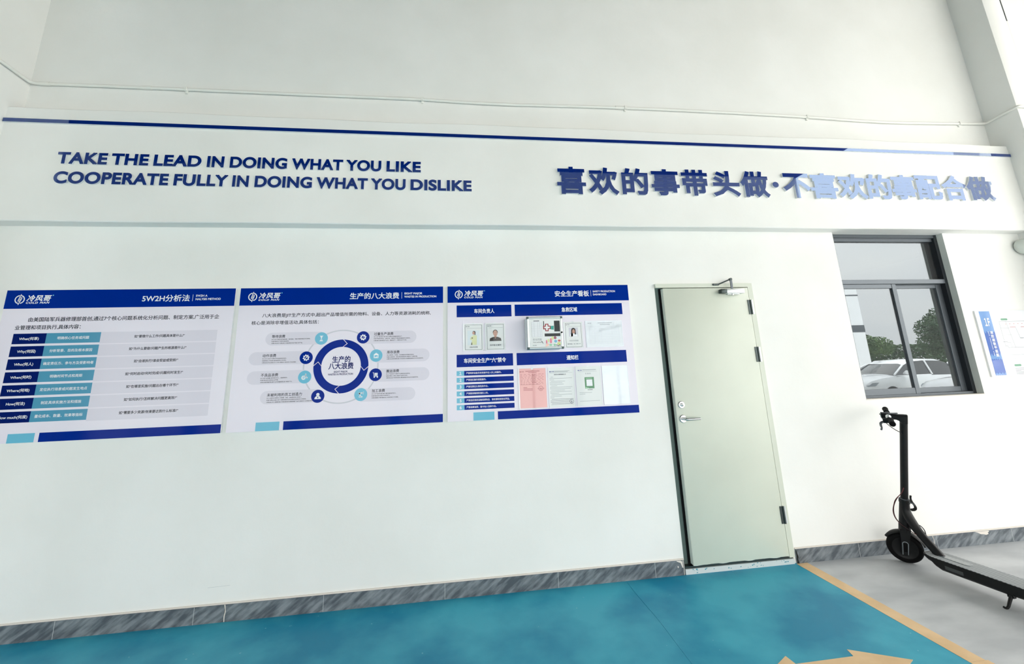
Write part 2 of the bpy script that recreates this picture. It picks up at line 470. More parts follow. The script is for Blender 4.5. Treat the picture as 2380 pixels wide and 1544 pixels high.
b = MB()                          # back wall with a door and a window opening
xs = [WALL_X0, DOOR[0], DOOR[1], WIN[0], WIN[1], WALL_X1]; zs = [0, WIN[2], DOOR[3], WIN[3], WALL_Z]
def is_hole(x, z):
    return (DOOR[0] < x < DOOR[1] and DOOR[2] < z < DOOR[3]) or (WIN[0] < x < WIN[1] and WIN[2] < z < WIN[3])
for i in range(len(xs) - 1):
    for j in range(len(zs) - 1):
        if not is_hole((xs[i] + xs[i + 1]) / 2, (zs[j] + zs[j + 1]) / 2):
            b.rect(xs[i], xs[i + 1], zs[j], zs[j + 1], 0, 'plaster')
            b.add([(xs[i], WALL_T, zs[j]), (xs[i], WALL_T, zs[j + 1]), (xs[i + 1], WALL_T, zs[j + 1]), (xs[i + 1], WALL_T, zs[j])], [(0, 1, 2, 3)], 'plaster')
for (x0, x1, z0, z1), rm in ((DOOR, 'plaster'), (WIN, 'reveal_paint')):
    for x in (x0, x1): b.add([(x, 0, z0), (x, WALL_T, z0), (x, WALL_T, z1), (x, 0, z1)], [(0, 1, 2, 3)], rm)
    b.add([(x0, 0, z1), (x1, 0, z1), (x1, WALL_T, z1), (x0, WALL_T, z1)], [(0, 1, 2, 3)], 'plaster')
    b.add([(x0, 0, z0), (x1, 0, z0), (x1, WALL_T, z0), (x0, WALL_T, z0)], [(0, 1, 2, 3)], 'plaster')
b.poly([(-1.634, .2000), (-1.497, .2032), (-1.497, .2044), (-1.634, .2012)], -.0004, 'joint_light')   # a scratch in the plaster
struct(b.build('wall_back', solid=False))

b = MB(); b.box(CL - .6, CL, -.62, 0, 0, WALL_Z, 'plaster'); struct(b.build('wall_left'))
b = MB(); b.bevbox(CR, 5.76, -.278, 0.1, -.02, WALL_Z + .02, 'plaster', .006); struct(b.build('wall_right', smooth=40))

# the lintel beam; its arrises are slightly wavy like hand-finished plaster
b = MB(); N = 90; secs = []
for i in range(N + 1):
    x = CL + (CR - CL) * i / N
    w0 = .004 * sin(x * 2.1) + .003 * sin(x * 5.3 + 1); w1 = .002 * sin(x * 3.3)
    r = .006
    secs.append([(x, 0, BZ0), (x, BEAM_Y + r, BZ0 + w1), (x, BEAM_Y, BZ0 + r + w1), (x, BEAM_Y, BZ1 - r + w0), (x, BEAM_Y + r, BZ1 + w0), (x, 0, BZ1)])
b.loft(secs, 'plaster'); struct(b.build('trim_1', smooth=30))

# floor: teal epoxy bay, bare concrete to the right
b = MB()
b.add([(-8, -7, 0), (2.6, -7, 0), (2.6, .3, 0), (-8, .3, 0)], [(0, 1, 2, 3)], 'teal_epoxy')
b.add([(2.6, -7, 0), (9, -7, 0), (9, .3, 0), (2.6, .3, 0)], [(0, 1, 2, 3)], 'concrete')
struct(b.build('floor', solid=False))
b = MB(); b.add([(-70, -80, -.03), (90, -80, -.03), (90, 30, -.03), (-70, 30, -.03)], [(0, 1, 2, 3)], 'yard_concrete')
struct(b.build('ground', solid=False))

# ceiling over the bay, rear wall with tall windows, wide open bay on the right
b = MB(); b.box(-8, 9.6, -7, .24, WALL_Z, WALL_Z + .25, 'roof_paint'); struct(b.build('ceiling'))
b = MB()
wx = [-8, -7.75, -5.85, -5.6, -3.7, -3.45, -1.55, -1.3, .6, .85, 2.75, 3.0, 4.9, 5.15]  # unseen window openings, widened to bring in more fill light
for i in range(len(wx) - 1):
    if i % 2 == 0: b.box(wx[i], wx[i + 1], -7.2, -7, 0, WALL_Z, 'hall_paint')
    else:
        b.box(wx[i], wx[i + 1], -7.2, -7, 0, .1, 'hall_paint'); b.box(wx[i], wx[i + 1], -7.2, -7, 2.9, WALL_Z, 'hall_paint')
        xm = (wx[i] + wx[i + 1]) / 2; b.box(xm - .03, xm + .03, -7.13, -7.07, .1, 2.9, 'alu_frame'); b.box(wx[i], wx[i + 1], -7.13, -7.07, 2.1, 2.16, 'alu_frame')
b.box(5.15, 9.6, -7.2, -7, 3.9, WALL_Z, 'hall_paint')
struct(b.build('wall_rear'))
b = MB(); b.box(12.75, 14.6, -5.4, -4.9, 0, 9, 'hall_paint'); struct(b.build('wall_pier'))
b = MB(); b.box(-8.2, -8, -7.2, .24, 0, WALL_Z, 'hall_paint'); struct(b.build('wall_side'))
# dark room behind the window and the door
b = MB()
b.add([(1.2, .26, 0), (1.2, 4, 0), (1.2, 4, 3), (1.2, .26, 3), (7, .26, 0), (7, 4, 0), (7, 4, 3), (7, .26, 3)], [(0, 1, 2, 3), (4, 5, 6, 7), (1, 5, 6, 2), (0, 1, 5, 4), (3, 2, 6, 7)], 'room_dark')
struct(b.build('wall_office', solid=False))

# skirting of grey veined stone with mortar line on top and tile joints
def skirting(name, x0, x1, joints, cracks, extra=()):
    b = MB()
    b.box(x0, x1, -.012, -.0002, 0, .0985, 'skirting_stone')
    b.box(x0, x1, -.0075, -.0002, .0985, .107, 'caulk')
    for x in joints: b.box(x - .0012, x + .0012, -.0126, -.011, .0005, .0985, 'joint_light')
    for x, w in cracks:
        b.add([(x - w, -.0127, .0985), (x + w * .3, -.0127, .06), (x - w * .6, -.0127, .03), (x - w * .2, -.0127, .001), (x + w * .6, -.0127, .001), (x + w * .5, -.0127, .03), (x + w * 1.2, -.0127, .06), (x + w * .3, -.0127, .0985)], [(0, 1, 2, 7), (7, 2, 5, 6), (2, 3, 4, 5)], 'caulk')
    for q, mm in extra: b.poly(q, -.01285, mm)
    struct(b.build(name, solid=False))
skirting('baseboard_left', CL, DOOR[0] - .006, [-2.49, -1.695, -.9, -.1, .7, 1.43], [(-1.51, .006), (1.652, .004)], [([(1.60, .094), (1.63, .082), (1.641, .05), (1.648, .05), (1.645, .09), (1.63, .0985), (1.60, .0985)], 'caulk'), ([(1.603, .056), (1.610, .050), (1.613, .060), (1.606, .066)], 'caulk')])
skirting('baseboard_right', DOOR[1] + .022, CR, [3.12, 3.83, 4.55], [(3.8, .004)], [([(2.5755, 0), (2.592, 0), (2.584, .03), (2.590, .045), (2.580, .09), (2.5755, .1)], 'gap_black'), ([(4.20, .0985), (4.225, .091), (4.25, .078), (4.28, .075), (4.30, .069), (4.325, .074), (4.32, .086), (4.335, .092), (4.33, .0985)], 'caulk')])

# painted floor markings
b = MB(); b.box(2.563, 2.655, -1.15, -.014, 0, .0012, 'orange_paint'); b.box(2.563, 2.668, -5.5, -1.152, 0, .0012, 'orange_paint')
tag(b.build('floor_stripe'), 'straight orange stripe painted on the floor between teal paint and grey concrete', 'floor marking')
cy_ = -1.085
up = [(1.46, 0), (1.706, .142), (1.712, .078), (2.045, .078), (2.059, .131), (2.310, 0)]
pts = [(x, cy_ + y) for x, y in up] + [(x, cy_ - y) for x, y in reversed(up[1:-1])]
b = MB(); n = len(pts)
b.add([(x, y, .0012) for x, y in pts] + [(x, y, 0) for x, y in pts], [tuple(reversed(range(n)))] + [(i, (i + 1) % n, n + (i + 1) % n, n + i) for i in range(n)], 'orange_paint')
tag(b.build('floor_arrow'), 'orange double-headed arrow painted on the teal floor', 'floor marking')
b = MB(); xj = 1.203
for i in range(24):
    y0, y1 = -.03 - i * .05, -.03 - (i + 1) * .05
    o = lambda y: xj + .004 * sin(y * 9)
    b.add([(o(y0) - .0025, y0, .0001), (o(y0) + .0025, y0, .0001), (o(y1) + .0025, y1, .0001), (o(y1) - .0025, y1, .0001), (o(y0), y0, .002), (o(y1), y1, .002)], [(0, 3, 5, 4), (4, 5, 2, 1)], 'teal_epoxy')
tag(b.build('floor_seam'), 'thin raised seam line in the teal floor paint left of the door', 'seam')

# ------------------------------------------------------------------ door_1
d = thing('door_1', 'pale green steel door with lever handle and overhead closer', 'door', ((DOOR[0] + DOOR[1]) / 2, 0, 0), kind='structure')
x0, x1, _, z1 = DOOR
b = MB()
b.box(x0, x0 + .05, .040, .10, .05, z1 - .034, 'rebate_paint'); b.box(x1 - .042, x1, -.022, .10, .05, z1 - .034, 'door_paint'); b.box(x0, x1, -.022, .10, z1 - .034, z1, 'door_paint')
b.build('door_frame', d)
b = MB(); b.box(x0 + .05, x1 - .042, .03, .09, .05, z1 - .034, 'gap_black'); b.build('door_rebate', d)
b = MB()
LX0, LX1, LZ0, LZ1, LY = 1.723, 2.503, .063, 2.156, -.030
b.bevbox(LX0, LX1, LY, .012, LZ0, LZ1, 'door_paint', .0022)
b.box(LX0 - .0012, LX0 + .001, LY + .003, .011, LZ0 + .002, LZ1 - .002, 'door_edge')
b.build('door_leaf', d, smooth=40)
b = MB()
b.box(x0, x1, -.012, .22, 0, .036, 'sill_paint')
b.box(x0, x1, -.002, .22, .036, .05, 'steel_dark')
rs = random.Random(3)
for i in range(26):
    sx_ = x0 + .03 + rs.random() * .8; sz = .006 + rs.random() * .024; w = .003 + rs.random() * .008
    b.poly([(sx_, sz), (sx_ + w, sz + rs.uniform(-.003, .004)), (sx_ + w * 1.4, sz + .006), (sx_ + .3 * w, sz + .009 * rs.random() + .002)], -.0124, 'teal_scuff')
b.build('threshold', d)
b = MB()
xx = LX0 + .01
pts = []
for i in range(31):
    t = i / 30; x = LX0 + t * (LX1 - LX0); pts.append((x, LY + .004, LZ0 + .002 + .0022 * sin(x * 31) + .0016 * sin(x * 57) + (.004 if t > .93 else 0)))
b.tube(pts, .0035, 'door_edge', n=8); b.build('bottom_seal', d, smooth=60)
for z in (1.985, 1.584, .352):
    h = thing('hinge', None, None, (2.508, LY, z)); h.parent = d
    h.location = (2.508 - d.location.x, LY, z); _PM[h.name] = Matrix.Translation((2.508, LY, z))
    b = MB(); b.box(2.482, 2.503, LY - .004, LY + .002, z - .062, z + .062, 'steel_dark'); b.build('hinge_leaf', h)
    b = MB(); b.cyl((2.509, LY - .004, z - .062), (2.509, LY - .004, z + .062), .008, 'steel_dark', n=14); b.build('knuckle', h, smooth=40)
    b = MB(); b.box(2.516, 2.534, LY - .002, LY + .010, z - .060, z + .060, 'alu_bright'); b.build('hinge_plate', h)
b = MB()
cx, cz = 1.770, 1.100
b.lathe((cx, LY, cz), (0, -1, 0), [(0, 0), (.0305, 0), (.0305, .006), (.027, .0095), (0, .0095)], 'steel')
b.cyl((cx, LY - .009, cz), (cx, LY - .045, cz), .0095, 'steel')
b.tube([(cx, LY - .036, cz), (cx, LY - .047, cz), (cx + .012, LY - .052, cz), (cx + .06, LY - .052, cz), (cx + .118, LY - .050, cz)], [.0095, .0098, .0098, .0098, .0095], 'steel', n=16, sub=2)
b.build('lever_handle', d, smooth=40)
b = MB(); cx, cz = 1.769, 1.207
b.lathe((cx, LY, cz), (0, -1, 0), [(0, 0), (.0275, 0), (.0275, .007), (.0245, .010), (0, .010)], 'steel')
b.lathe((cx, LY, cz), (0, -1, 0), [(.0115, .0099), (.0115, .020), (.009, .022), (0, .022)], 'steel'); b.box(cx - .002, cx + .002, LY - .0226, LY - .02, cz - .006, cz + .006, 'steel_dark')
b.build('lock_cylinder', d, smooth=40)
c = thing('door_closer', None, None, (2.33, LY, 2.12)); c.parent = d; c.location = (2.33 - d.location.x, LY, 2.12); _PM[c.name] = Matrix.Translation((2.33, LY, 2.12))
b = MB(); b.bevbox(2.272, 2.435, LY - .052, LY - .0005, 2.100, 2.140, 'alu_bright', .006); b.box(2.29, 2.40, LY - .03, LY - .008, 2.094, 2.101, 'alu_bright'); b.build('closer_body', c, smooth=40)
b = MB(); b.bevbox(2.222, 2.274, LY - .050, LY - .004, 2.101, 2.139, 'steel_dark', .008); b.cyl((2.336, LY - .026, 2.086), (2.336, LY - .026, 2.10), .009, 'steel'); b.build('end_cap', c, smooth=40)
b = MB()
b.box(2.327, 2.345, LY - .034, LY - .026, 2.140, 2.232, 'alu_frame'); b.cyl((2.336, LY - .036, 2.226), (2.336, LY - .014, 2.226), .011, 'steel_dark')
b.cyl((2.338, LY - .028, 2.228), (2.236, -.030, 2.187), .0058, 'steel_dark'); b.build('arm', c, smooth=40)
b = MB(); b.bevbox(2.184, 2.24, -.034, -.0225, 2.178, 2.194, 'steel_dark', .003); b.build('shoe', c)

# ------------------------------------------------------------------ window_1
w = thing('window_1', 'grey aluminium window with fixed top light and two sliding sashes', 'window', ((WIN[0] + WIN[1]) / 2, .055, WIN[2]), kind='structure')
x0, x1, z0, z1 = WIN; FY0, FY1 = .055, .135
TZ0, TZ1 = 2.193, 2.234
b = MB()
b.box(x0, x0 + .035, FY0, FY1, z0, z1, 'alu_dark'); b.box(x1 - .035, x1, FY0, FY1, z0, z1, 'alu_dark')
b.box(x0 + .035, x1 - .035, FY0 + .02, FY1, z1 - .062, z1, 'alu_frame'); b.box(x0 + .035, x1 - .035, FY0, FY0 + .02, z1 - .03, z1, 'alu_frame')
b.box(x0 + .035, x1 - .035, FY0, FY1, z0, z0 + .022, 'alu_frame')
b.bevbox(x0 + .035, x1 - .035, FY0 - .004, FY1, TZ0, TZ1, 'alu_frame', .003)
b.build('window_frame', w)
b = MB(); b.box(x0 + .035, x1 - .035, .103, .109, TZ1, z1 - .062, 'window_glass'); b.build('top_pane', w)
def sash(name, a0, a1, ya, yb, lw, rw, tw, bw, mats):
    zz0, zz1 = z0 + .022, TZ0
    s = thing(name, None, None, ((a0 + a1) / 2, ya, zz0)); s.parent = w; s.location = Vector(((a0 + a1) / 2, ya, zz0)) - w.location
    _PM[s.name] = Matrix.Translation(((a0 + a1) / 2, ya, zz0))
    b = MB()
    b.bevbox(a0, a0 + lw, ya, yb, zz0, zz1, mats, .002); b.bevbox(a1 - rw, a1, ya, yb, zz0, zz1, mats, .002)
    b.bevbox(a0 + lw, a1 - rw, ya + .003, yb, zz0, zz0 + bw, mats, .002); b.bevbox(a0 + lw, a1 - rw, ya + .003, yb, zz1 - tw, zz1, mats, .002)
    b.build('sash_frame', s)
    ym = (ya + yb) / 2 + .004
    b = MB(); b.box(a0 + lw, a1 - rw, ym - .003, ym + .003, zz0 + bw, zz1 - tw, 'window_glass'); b.build('pane', s)
sash('sliding_sash', x0 + .02, 4.085, FY0 + .004, FY0 + .034, .045, .043, .04, .052, 'alu_frame')
sash('sliding_sash', 4.060, x1 - .03, FY0 + .042, FY0 + .072, .043, .062, .036, .045, 'alu_frame')
b = MB(); b.box(x0, x1, -.004, .055, z0 - .004, z0 + .003, 'caulk'); b.build('sill', w)

# ------------------------------------------------------------------ white conduit along the wall above the beam
c = thing('conduit', 'thin white plastic conduit running across the wall above the beam and onto both columns', 'conduit', (0, -.018, 3.86))
pts = [(CL + .018, -1.0, 3.905), (CL + .018, -.62, 3.885), (CL + .018, -.26, 3.866), (CL + .020, -.05, 3.853), (CL + .035, -.022, 3.851), (-3.2, -.018, 3.852), (-2.48, -.018, 3.858), (-1.6, -.018, 3.861), (-.75, -.018, 3.866), (-.3, -.018, 3.868), (.05, -.018, 3.858), (.45, -.018, 3.855), (.95, -.018, 3.867),
       (1.5, -.018, 3.877), (2.4, -.018, 3.880), (3.44, -.018, 3.871), (3.9, -.018, 3.856), (4.4, -.018, 3.849), (5.0, -.018, 3.868), (5.46, -.018, 3.884), (CR - .018, -.028, 3.886), (CR - .018, -.06, 3.888), (CR - .018, -.27, 3.905), (CR - .012, -.296, 3.907), (5.56, -.296, 3.906), (5.75, -.296, 3.9)]
b = MB(); b.tube(pts[1:], .0125, 'pvc_white', n=12, sub=1); b.build('pipe', c, smooth=60)
for x, z in ((-3.22, 3.852), (-2.49, 3.858), (1.50, 3.877)):
    b = MB(); b.cyl((x - .035, -.018, z - .0003), (x + .035, -.018, z + .0003), .0155, 'pvc_white', n=14); b.build('coupling', c, smooth=40)
for x, z in ((-2.2, 3.859), (-.3, 3.868), (1.56, 3.8775), (3.44, 3.871), (5.2, 3.876)):
    b = MB(); b.box(x - .012, x + .012, -.034, -.0005, z - .0155, z + .0155, 'pvc_white', .002); b.box(x - .006, x + .01, -.012, -.0005, z - .032, z - .0155, 'pvc_white'); b.build('clip', c)

# downpipe beside the right column
t = thing('downpipe', 'white vertical downpipe beside the right column at the top of the frame', 'pipe', (5.835, -.19, 0))
b = MB(); b.cyl((5.835, -.19, 0), (5.835, -.19, 4.98), .055, 'pvc_white', n=28); b.build('pipe', t, smooth=40)
b = MB(); b.cyl((5.835, -.19, 4.98), (5.835, -.19, 6.55), .048, 'steel_dark', n=24); b.build('dark_gap_filler', t, smooth=40)  # dark cylinder added in place of the dark gap above the pipe

# wall fixture at the right edge
t = thing('wall_fixture', 'pale grey rounded fixture on the wall under the beam beside the right column', 'fixture', (5.50, -.02, 2.53))
b = MB(); b.lathe((5.485, 0, 2.535), (0, -1, 0), [(.0, .0), (.05, .0), (.07, .02), (.074, .05), (.06, .08), (.03, .095), (0, .1)], 'lamp_body'); b.build('lamp_body', t, smooth=60)
b = MB(); b.lathe((5.508, -.085, 2.487), (0, -1, -.45), [(.034, 0), (.034, .02), (.026, .03), (0, .034)], 'lamp_lens'); b.build('lens', t, smooth=50)

# ------------------------------------------------------------------ raised slogan on the beam
def letter(ch, X0, X1, zbase, emz, name, label, cat, group, bold, depth=.016, inkfit=True, zfit=None):
    V, T, adv = glyph(ch, bold)
    a0 = min(v[0] for v in V); a1 = max(v[0] for v in V)
    kx = (X1 - X0) / (a1 - a0)
    if zfit:
        q0 = min(v[1] for v in V); q1 = max(v[1] for v in V); kz = (zfit[1] - zfit[0]) / (q1 - q0); fz = lambda y: zfit[0] + (y - q0) * kz
    else: fz = lambda y: zbase + y * emz
    yf = BEAM_Y - .004 - depth; yb = BEAM_Y - .0005
    bm = bmesh.new()
    used = sorted({i for t in T for i in t}); vm = {i: bm.verts.new((X0 + (V[i][0] - a0) * kx, yf, fz(V[i][1]))) for i in used}
    for t in T:
        try: bm.faces.new([vm[i] for i in t])
        except ValueError: pass
    bmesh.ops.dissolve_limit(bm, angle_limit=.01, verts=bm.verts, edges=bm.edges)
    bm.verts.index_update(); bm.normal_update()
    fr = list(bm.faces)
    for f in fr:
        if f.normal.y > 0: f.normal_flip()
    bd = [e for e in bm.edges if len(e.link_faces) == 1]
    for f in fr: f.material_index = 0
    ret = bmesh.ops.extrude_edge_only(bm, edges=bd)
    for g in ret['geom']:
        if isinstance(g, bmesh.types.BMVert): g.co.y = yb
        elif isinstance(g, bmesh.types.BMFace): g.material_index = 1
    for f in bm.faces:
        if f not in fr: f.material_index = 1
    ox, oz = (X0 + X1) / 2, min(v.co.z for v in bm.verts)
    for v in bm.verts: v.co -= Vector((ox, BEAM_Y, oz))
    me = bpy.data.meshes.new(name); bm.to_mesh(me); bm.free()
    me.materials.append(MATS['mirror_navy']); me.materials.append(MATS['acrylic_side'])
    o = bpy.data.objects.new(name, me); COL.objects.link(o); o.location = (ox, BEAM_Y, oz)
    return tag(o, label, cat, group)

ORD = ['first', 'second', 'third', 'fourth', 'fifth', 'sixth', 'seventh', 'eighth']
LB = .042                                     # stroke thickening of the slogan letters (em)
lines = (('upper', 3.1195, 3.2125, [('TAKE', -2.923, -2.590), ('THE', -2.564, -2.310), ('LEAD', -2.275, -1.943), ('IN', -1.903, -1.782), ('DOING', -1.740, -1.322), ('WHAT', -1.289, -.902), ('YOU', -.878, -.606), ('LIKE', -.565, -.293)]),
         ('lower', 2.9630, 3.0570, [('COOPERATE', -2.920, -2.154), ('FULLY', -2.117, -1.739), ('IN', -1.707, -1.590), ('DOING', -1.547, -1.126), ('WHAT', -1.095, -.706), ('YOU', -.682, -.411), ('DISLIKE', -.373, .118)]))
_tcu.resolution_u = 9
for _c in 'TAKEHLDINOGWYUCPRFS': _G.pop(_c, None); outline(_c)
_tcu.resolution_u = 3
for ln, zb, zt, words in lines:
    em = (zt - zb) / (CAP + 2 * LB); zbase = zb + LB * em
    for wd, xa, xb in words:
        pen = 0; ext = []
        for ch in wd:
            V, T, adv = glyph(ch, LB)
            ext.append((pen + min(v[0] for v in V), pen + max(v[0] for v in V))); pen += adv + .035
        e0, e1 = ext[0][0], ext[-1][1]; k = (xb - xa) / (e1 - e0)
        for i, ch in enumerate(wd):
            nth = wd[:i + 1].count(ch); many = wd.count(ch) > 1
            lab = f"raised navy letter {ch}, {ORD[nth-1] + ' ' + ch + ' of' if many else 'in'} the word {wd}, {ln} English line on the beam"
            letter(ch, xa + (ext[i][0] - e0) * k, xa + (ext[i][1] - e0) * k, zbase, em, 'raised_letter', lab, 'letter', f'raised letters of the {ln} English line', LB, .009)
han = [('喜', .837, 1.087, 2.953, 3.203), ('欢', 1.111, 1.378, 2.952, 3.205), ('的', 1.407, 1.648, 2.957, 3.206), ('事', 1.675, 1.933, 2.955, 3.204), ('带', 1.956, 2.204, 2.960, 3.207), ('头', 2.246, 2.507, 2.957, 3.203), ('做', 2.515, 2.794, 2.955, 3.209), ('·', 2.830, 2.892, 3.054, 3.110),
       ('不', 2.935, 3.210, 2.958, 3.198), ('喜', 3.210, 3.488, 2.957, 3.207), ('欢', 3.494, 3.792, 2.957, 3.209), ('的', 3.796, 4.055, 2.962, 3.213), ('事', 4.060, 4.322, 2.962, 3.212), ('配', 4.328, 4.602, 2.968, 3.214), ('合', 4.610, 4.884, 2.963, 3.224), ('做', 4.886, 5.193, 2.966, 3.219)]
for i, (ch, xa, xb, zb, zt) in enumerate(han):
    if ch == '·': letter(ch, xa, xb, 0, 0, 'raised_dot', 'round navy dot between the two halves of the Chinese slogan', 'dot', 'raised Chinese slogan', .02, .015, zfit=(zb, zt))
    else:
        lab = f'raised navy Chinese character, {ORD[i]} of the seven left of the dot' if i < 7 else f'raised mirror-blue Chinese character, {ORD[i-8]} of the eight right of the dot'
        letter(ch, xa, xb, 0, 0, 'raised_character', lab, 'character', 'raised Chinese slogan', .034, .015, zfit=(zb, zt))
b = MB(); b.box(CL + .003, CR - .004, BEAM_Y - .014, BEAM_Y - .0003, 3.4475, 3.4765, 'mirror_navy'); b.box(CL + .003, CR - .004, BEAM_Y - .012, BEAM_Y - .0003, 3.445, 3.4475, 'acrylic_side')
tag(b.build('wall_stripe'), 'long narrow navy stripe along the top of the beam above the slogan', 'stripe')

# ------------------------------------------------------------------ the three information boards
BY, BTOP, BWID, BHGT = -.0193, 2.192, 1.500, 1.0295
BL = (-3.151, -1.616, -.081)
def L(k): return BY - .00035 * k
def fine(k): return BY - .00035 * k
class Board:
    def __init__(s, k, label):
        s.x = BL[k]; s.root = thing('information_board', label, 'board', (s.x + BWID / 2, 0, BTOP - BHGT), group='information boards in a row on the wall')
        b = MB(); b.box(s.x, s.x + BWID, BY + .0035, -.0005, BTOP - BHGT, BTOP, 'pvc_edge'); b.box(s.x, s.x + BWID, BY, BY + .0035, BTOP - BHGT, BTOP, 'print_ground'); b.build('panel', s.root)
    def X(s, x): return s.x + x
    def Z(s, z): return BTOP + z
    def rect(s, b, x0, x1, z0, z1, k, m): b.rect(s.X(x0), s.X(x1), s.Z(z0), s.Z(z1), L(k), m)
    def text(s, b, st, x, z, k, m, **kw): b.text(st, s.X(x), s.Z(z), L(k), m, **kw)
    def header(s, title, tx0, tx1, th, dx, small, sx0):
        b = MB(); s.rect(b, 0, BWID, -.132, 0, 1, 'navy'); b.build('header_band', s.root, solid=False)
        b = MB(); cx, cz = s.X(.0885), s.Z(-.0665)        # round emblem: broken ring, slanted spine, two hooks
        y = L(2); m = 'print_white'
        b.arc(cx, cz, .0245, .0315, radians(98), radians(258), y, m); b.arc(cx, cz, .0245, .0315, radians(-78), radians(80), y, m)
        q = lambda x, z: (cx + x / 1000, cz + z / 1000)
        b.stroke([q(4, 36), q(1, 26), q(-4, 12), q(-9, -6), q(-9, -12), q(5, -13)], .0052, y, m)
        b.stroke([q(-4, -37), q(-1, -26), q(5, -13), q(11, 5), q(11, 13), q(-3, 13)], .0052, y, m)
        b.stroke([q(-3, 3), q(8, 3)], .0045, y, m); b.stroke([q(-6, -4), q(5, -4)], .0045, y, m)
        b.build('emblem', s.root, solid=False)
        b = MB()
        s.text(b, '冷风哥', .134, -.059, 2, m, fit=.150, han=.041, bold=.026, shear=.18)
        s.text(b, 'COLD MAN', .131, -.0905, 2, m, fit=.147, cap=.0125, bold=.035, shear=.2, track=.1)
        b.disc(s.X(.294), s.Z(-.0385), .0042, L(2), 'print_teal', 16)
        b.build('logo_text', s.root, solid=False)
        b = MB()
        s.text(b, title, tx0, -.070, 2, m, fit=tx1 - tx0, han=th, bold=.018)
        b.rect(s.X(dx - .0012), s.X(dx + .0012), s.Z(-.093), s.Z(-.043), L(2), m)
        for i, (st, w_) in enumerate(small): s.text(b, st, sx0, -.053 - i * .0255, 2, m, fit=w_, cap=.0145, bold=.026)
        b.build('title', s.root, solid=False)
    def footer(s):
        b = MB(); s.rect(b, .192, .351, -BHGT + .0003, -.9705, 1, 'print_teal'); b.build('teal_block', s.root, solid=False)
        b = MB(); s.rect(b, .377, BWID, -BHGT + .0003, -.9705, 1, 'navy'); b.build('footer_band', s.root, solid=False)

# board 1: question table
B1 = Board(0, 'leftmost blue and white board with a seven-row question table')
B1.header('5W2H分析法', .870, 1.192, .047, 1.210, [('5W2H A', .079), ('NALYSIS METHOD', .174)], 1.229)
b = MB()
B1.text(b, '由美国陆军兵器修理部首创,通过7个核心问题系统化分析问题、制定方案,广泛用于企', .166, -.211, 1, 'print_black', fit=1.240, han=.029, bold=.015); b.build('intro_line', B1.root, solid=False); b = MB()
B1.text(b, '业管理和项目执行,具体内容：', .096, -.266, 1, 'print_black', fit=.430, han=.029, bold=.015)
b.build('intro_line', B1.root, solid=False)
rows = [('What(何事)', '明确核心任务或问题', '如“要做什么工作?问题具体是什么?”', .331), ('Why(何因)', '分析背景、目的及根本原因', '如“为什么要做?问题产生的根源是什么?”', .375), ('Who(何人)', '确定责任方、参与方及受影响者', '如“由谁执行?谁会受益或受损?”', .287), ('When(何时)', '明确时间节点和周期', '如“何时启动?何时完成?问题何时发生?”', .372),
        ('Where(何地)', '定位执行场景或问题发生地点', '如“在哪里实施?问题出在哪个环节?”', .335), ('How(何法)', '制定具体实施方法和措施', '如“如何执行?怎样解决问题更高效?”', .338), ('How much(何度)', '量化成本、数量、效果等指标', '如“需要多少资源?效果要达到什么标准?”', .373)]
for i, (q, a, e, wd) in enumerate(rows):
    zt = -.3075 - i * .0869; zb = zt - .0715; zc = (zt + zb) / 2
    b = MB()
    B1.rect(b, .097, .301, zb, zt, 1, 'navy_dark'); B1.rect(b, .301, .642, zb, zt, 1, 'print_teal_dark'); B1.rect(b, .642, 1.405, zb - .008, zt, 1, 'print_grey')
    B1.text(b, q, .199, zc, 2, 'print_white', han=.0205, bold=.016, align='C', sx=1.05)
    B1.text(b, a, .4715, zc, 2, 'print_white', han=.0195, bold=.012, align='C')
    B1.text(b, e, 1.024, zc, 2, 'print_black', fit=wd, han=.0195, bold=.022, align='C')
    b.build('table_row', B1.root, solid=False)
B1.footer()

# board 2: ring diagram with eight captions
B2 = Board(1, 'middle blue and white board with a ring diagram and eight round icons')
B2.header('生产的八大浪费', .788, 1.162, .046, 1.181, [('EIGHT MAJOR', .137), ('WASTES IN PRODUCTION', .248)], 1.2)
b = MB()
B2.text(b, '八大浪费是JIT生产方式中,超出产品增值所需的物料、设备、人力等资源消耗的统称,', .167, -.2095, 1, 'print_black', fit=1.237, han=.027, bold=.013); b.build('intro_line', B2.root, solid=False); b = MB()
B2.text(b, '核心是消除非增值活动,具体包括：', .097, -.264, 1, 'print_black', fit=.497, han=.027, bold=.013)
b.build('intro_line', B2.root, solid=False)
RX, RZ = .752, -.597
b = MB(); cx, cz = B2.X(RX), B2.Z(RZ)
b.arc(cx, cz, .2605, .2700, 0, 2 * pi, L(1), 'print_grey_line', 96)
b.build('outer_circle', B2.root, solid=False)
b = MB()
ri, ro = .1415, .1965; rm = (ri + ro) / 2
tip, gap = .17, .035
for q in range(4):                              # four arrow-shaped quarters, pointing clockwise
    a0 = pi / 2 - q * pi / 2 - .06; pts_o, pts_i = [], []
    vs, fs = [], []
    n = 24
    for i in range(n + 1):
        t = i / n
        so = a0 - t * (pi / 2 - gap); 
        for r in (ri, rm, ro):
            sk = -tip if r == rm else 0
            a = a0 - (t * (pi / 2 - gap)) + sk * 1.0
            vs.append((cx + r * cos(a), L(2), cz + r * sin(a)))
    for i in range(n):
        for j in range(2): k0 = i * 3 + j; fs.append((k0, k0 + 1, k0 + 4, k0 + 3))
    b.add(vs, fs, 'navy')
b.build('ring', B2.root, solid=False)
b = MB()
B2.text(b, '生产的', .752, -.548, 2, 'navy_dark', fit=.134, han=.044, bold=.02, align='C'); B2.text(b, '八大浪费', .752, -.5965, 2, 'navy_dark', fit=.18, han=.044, bold=.02, align='C')
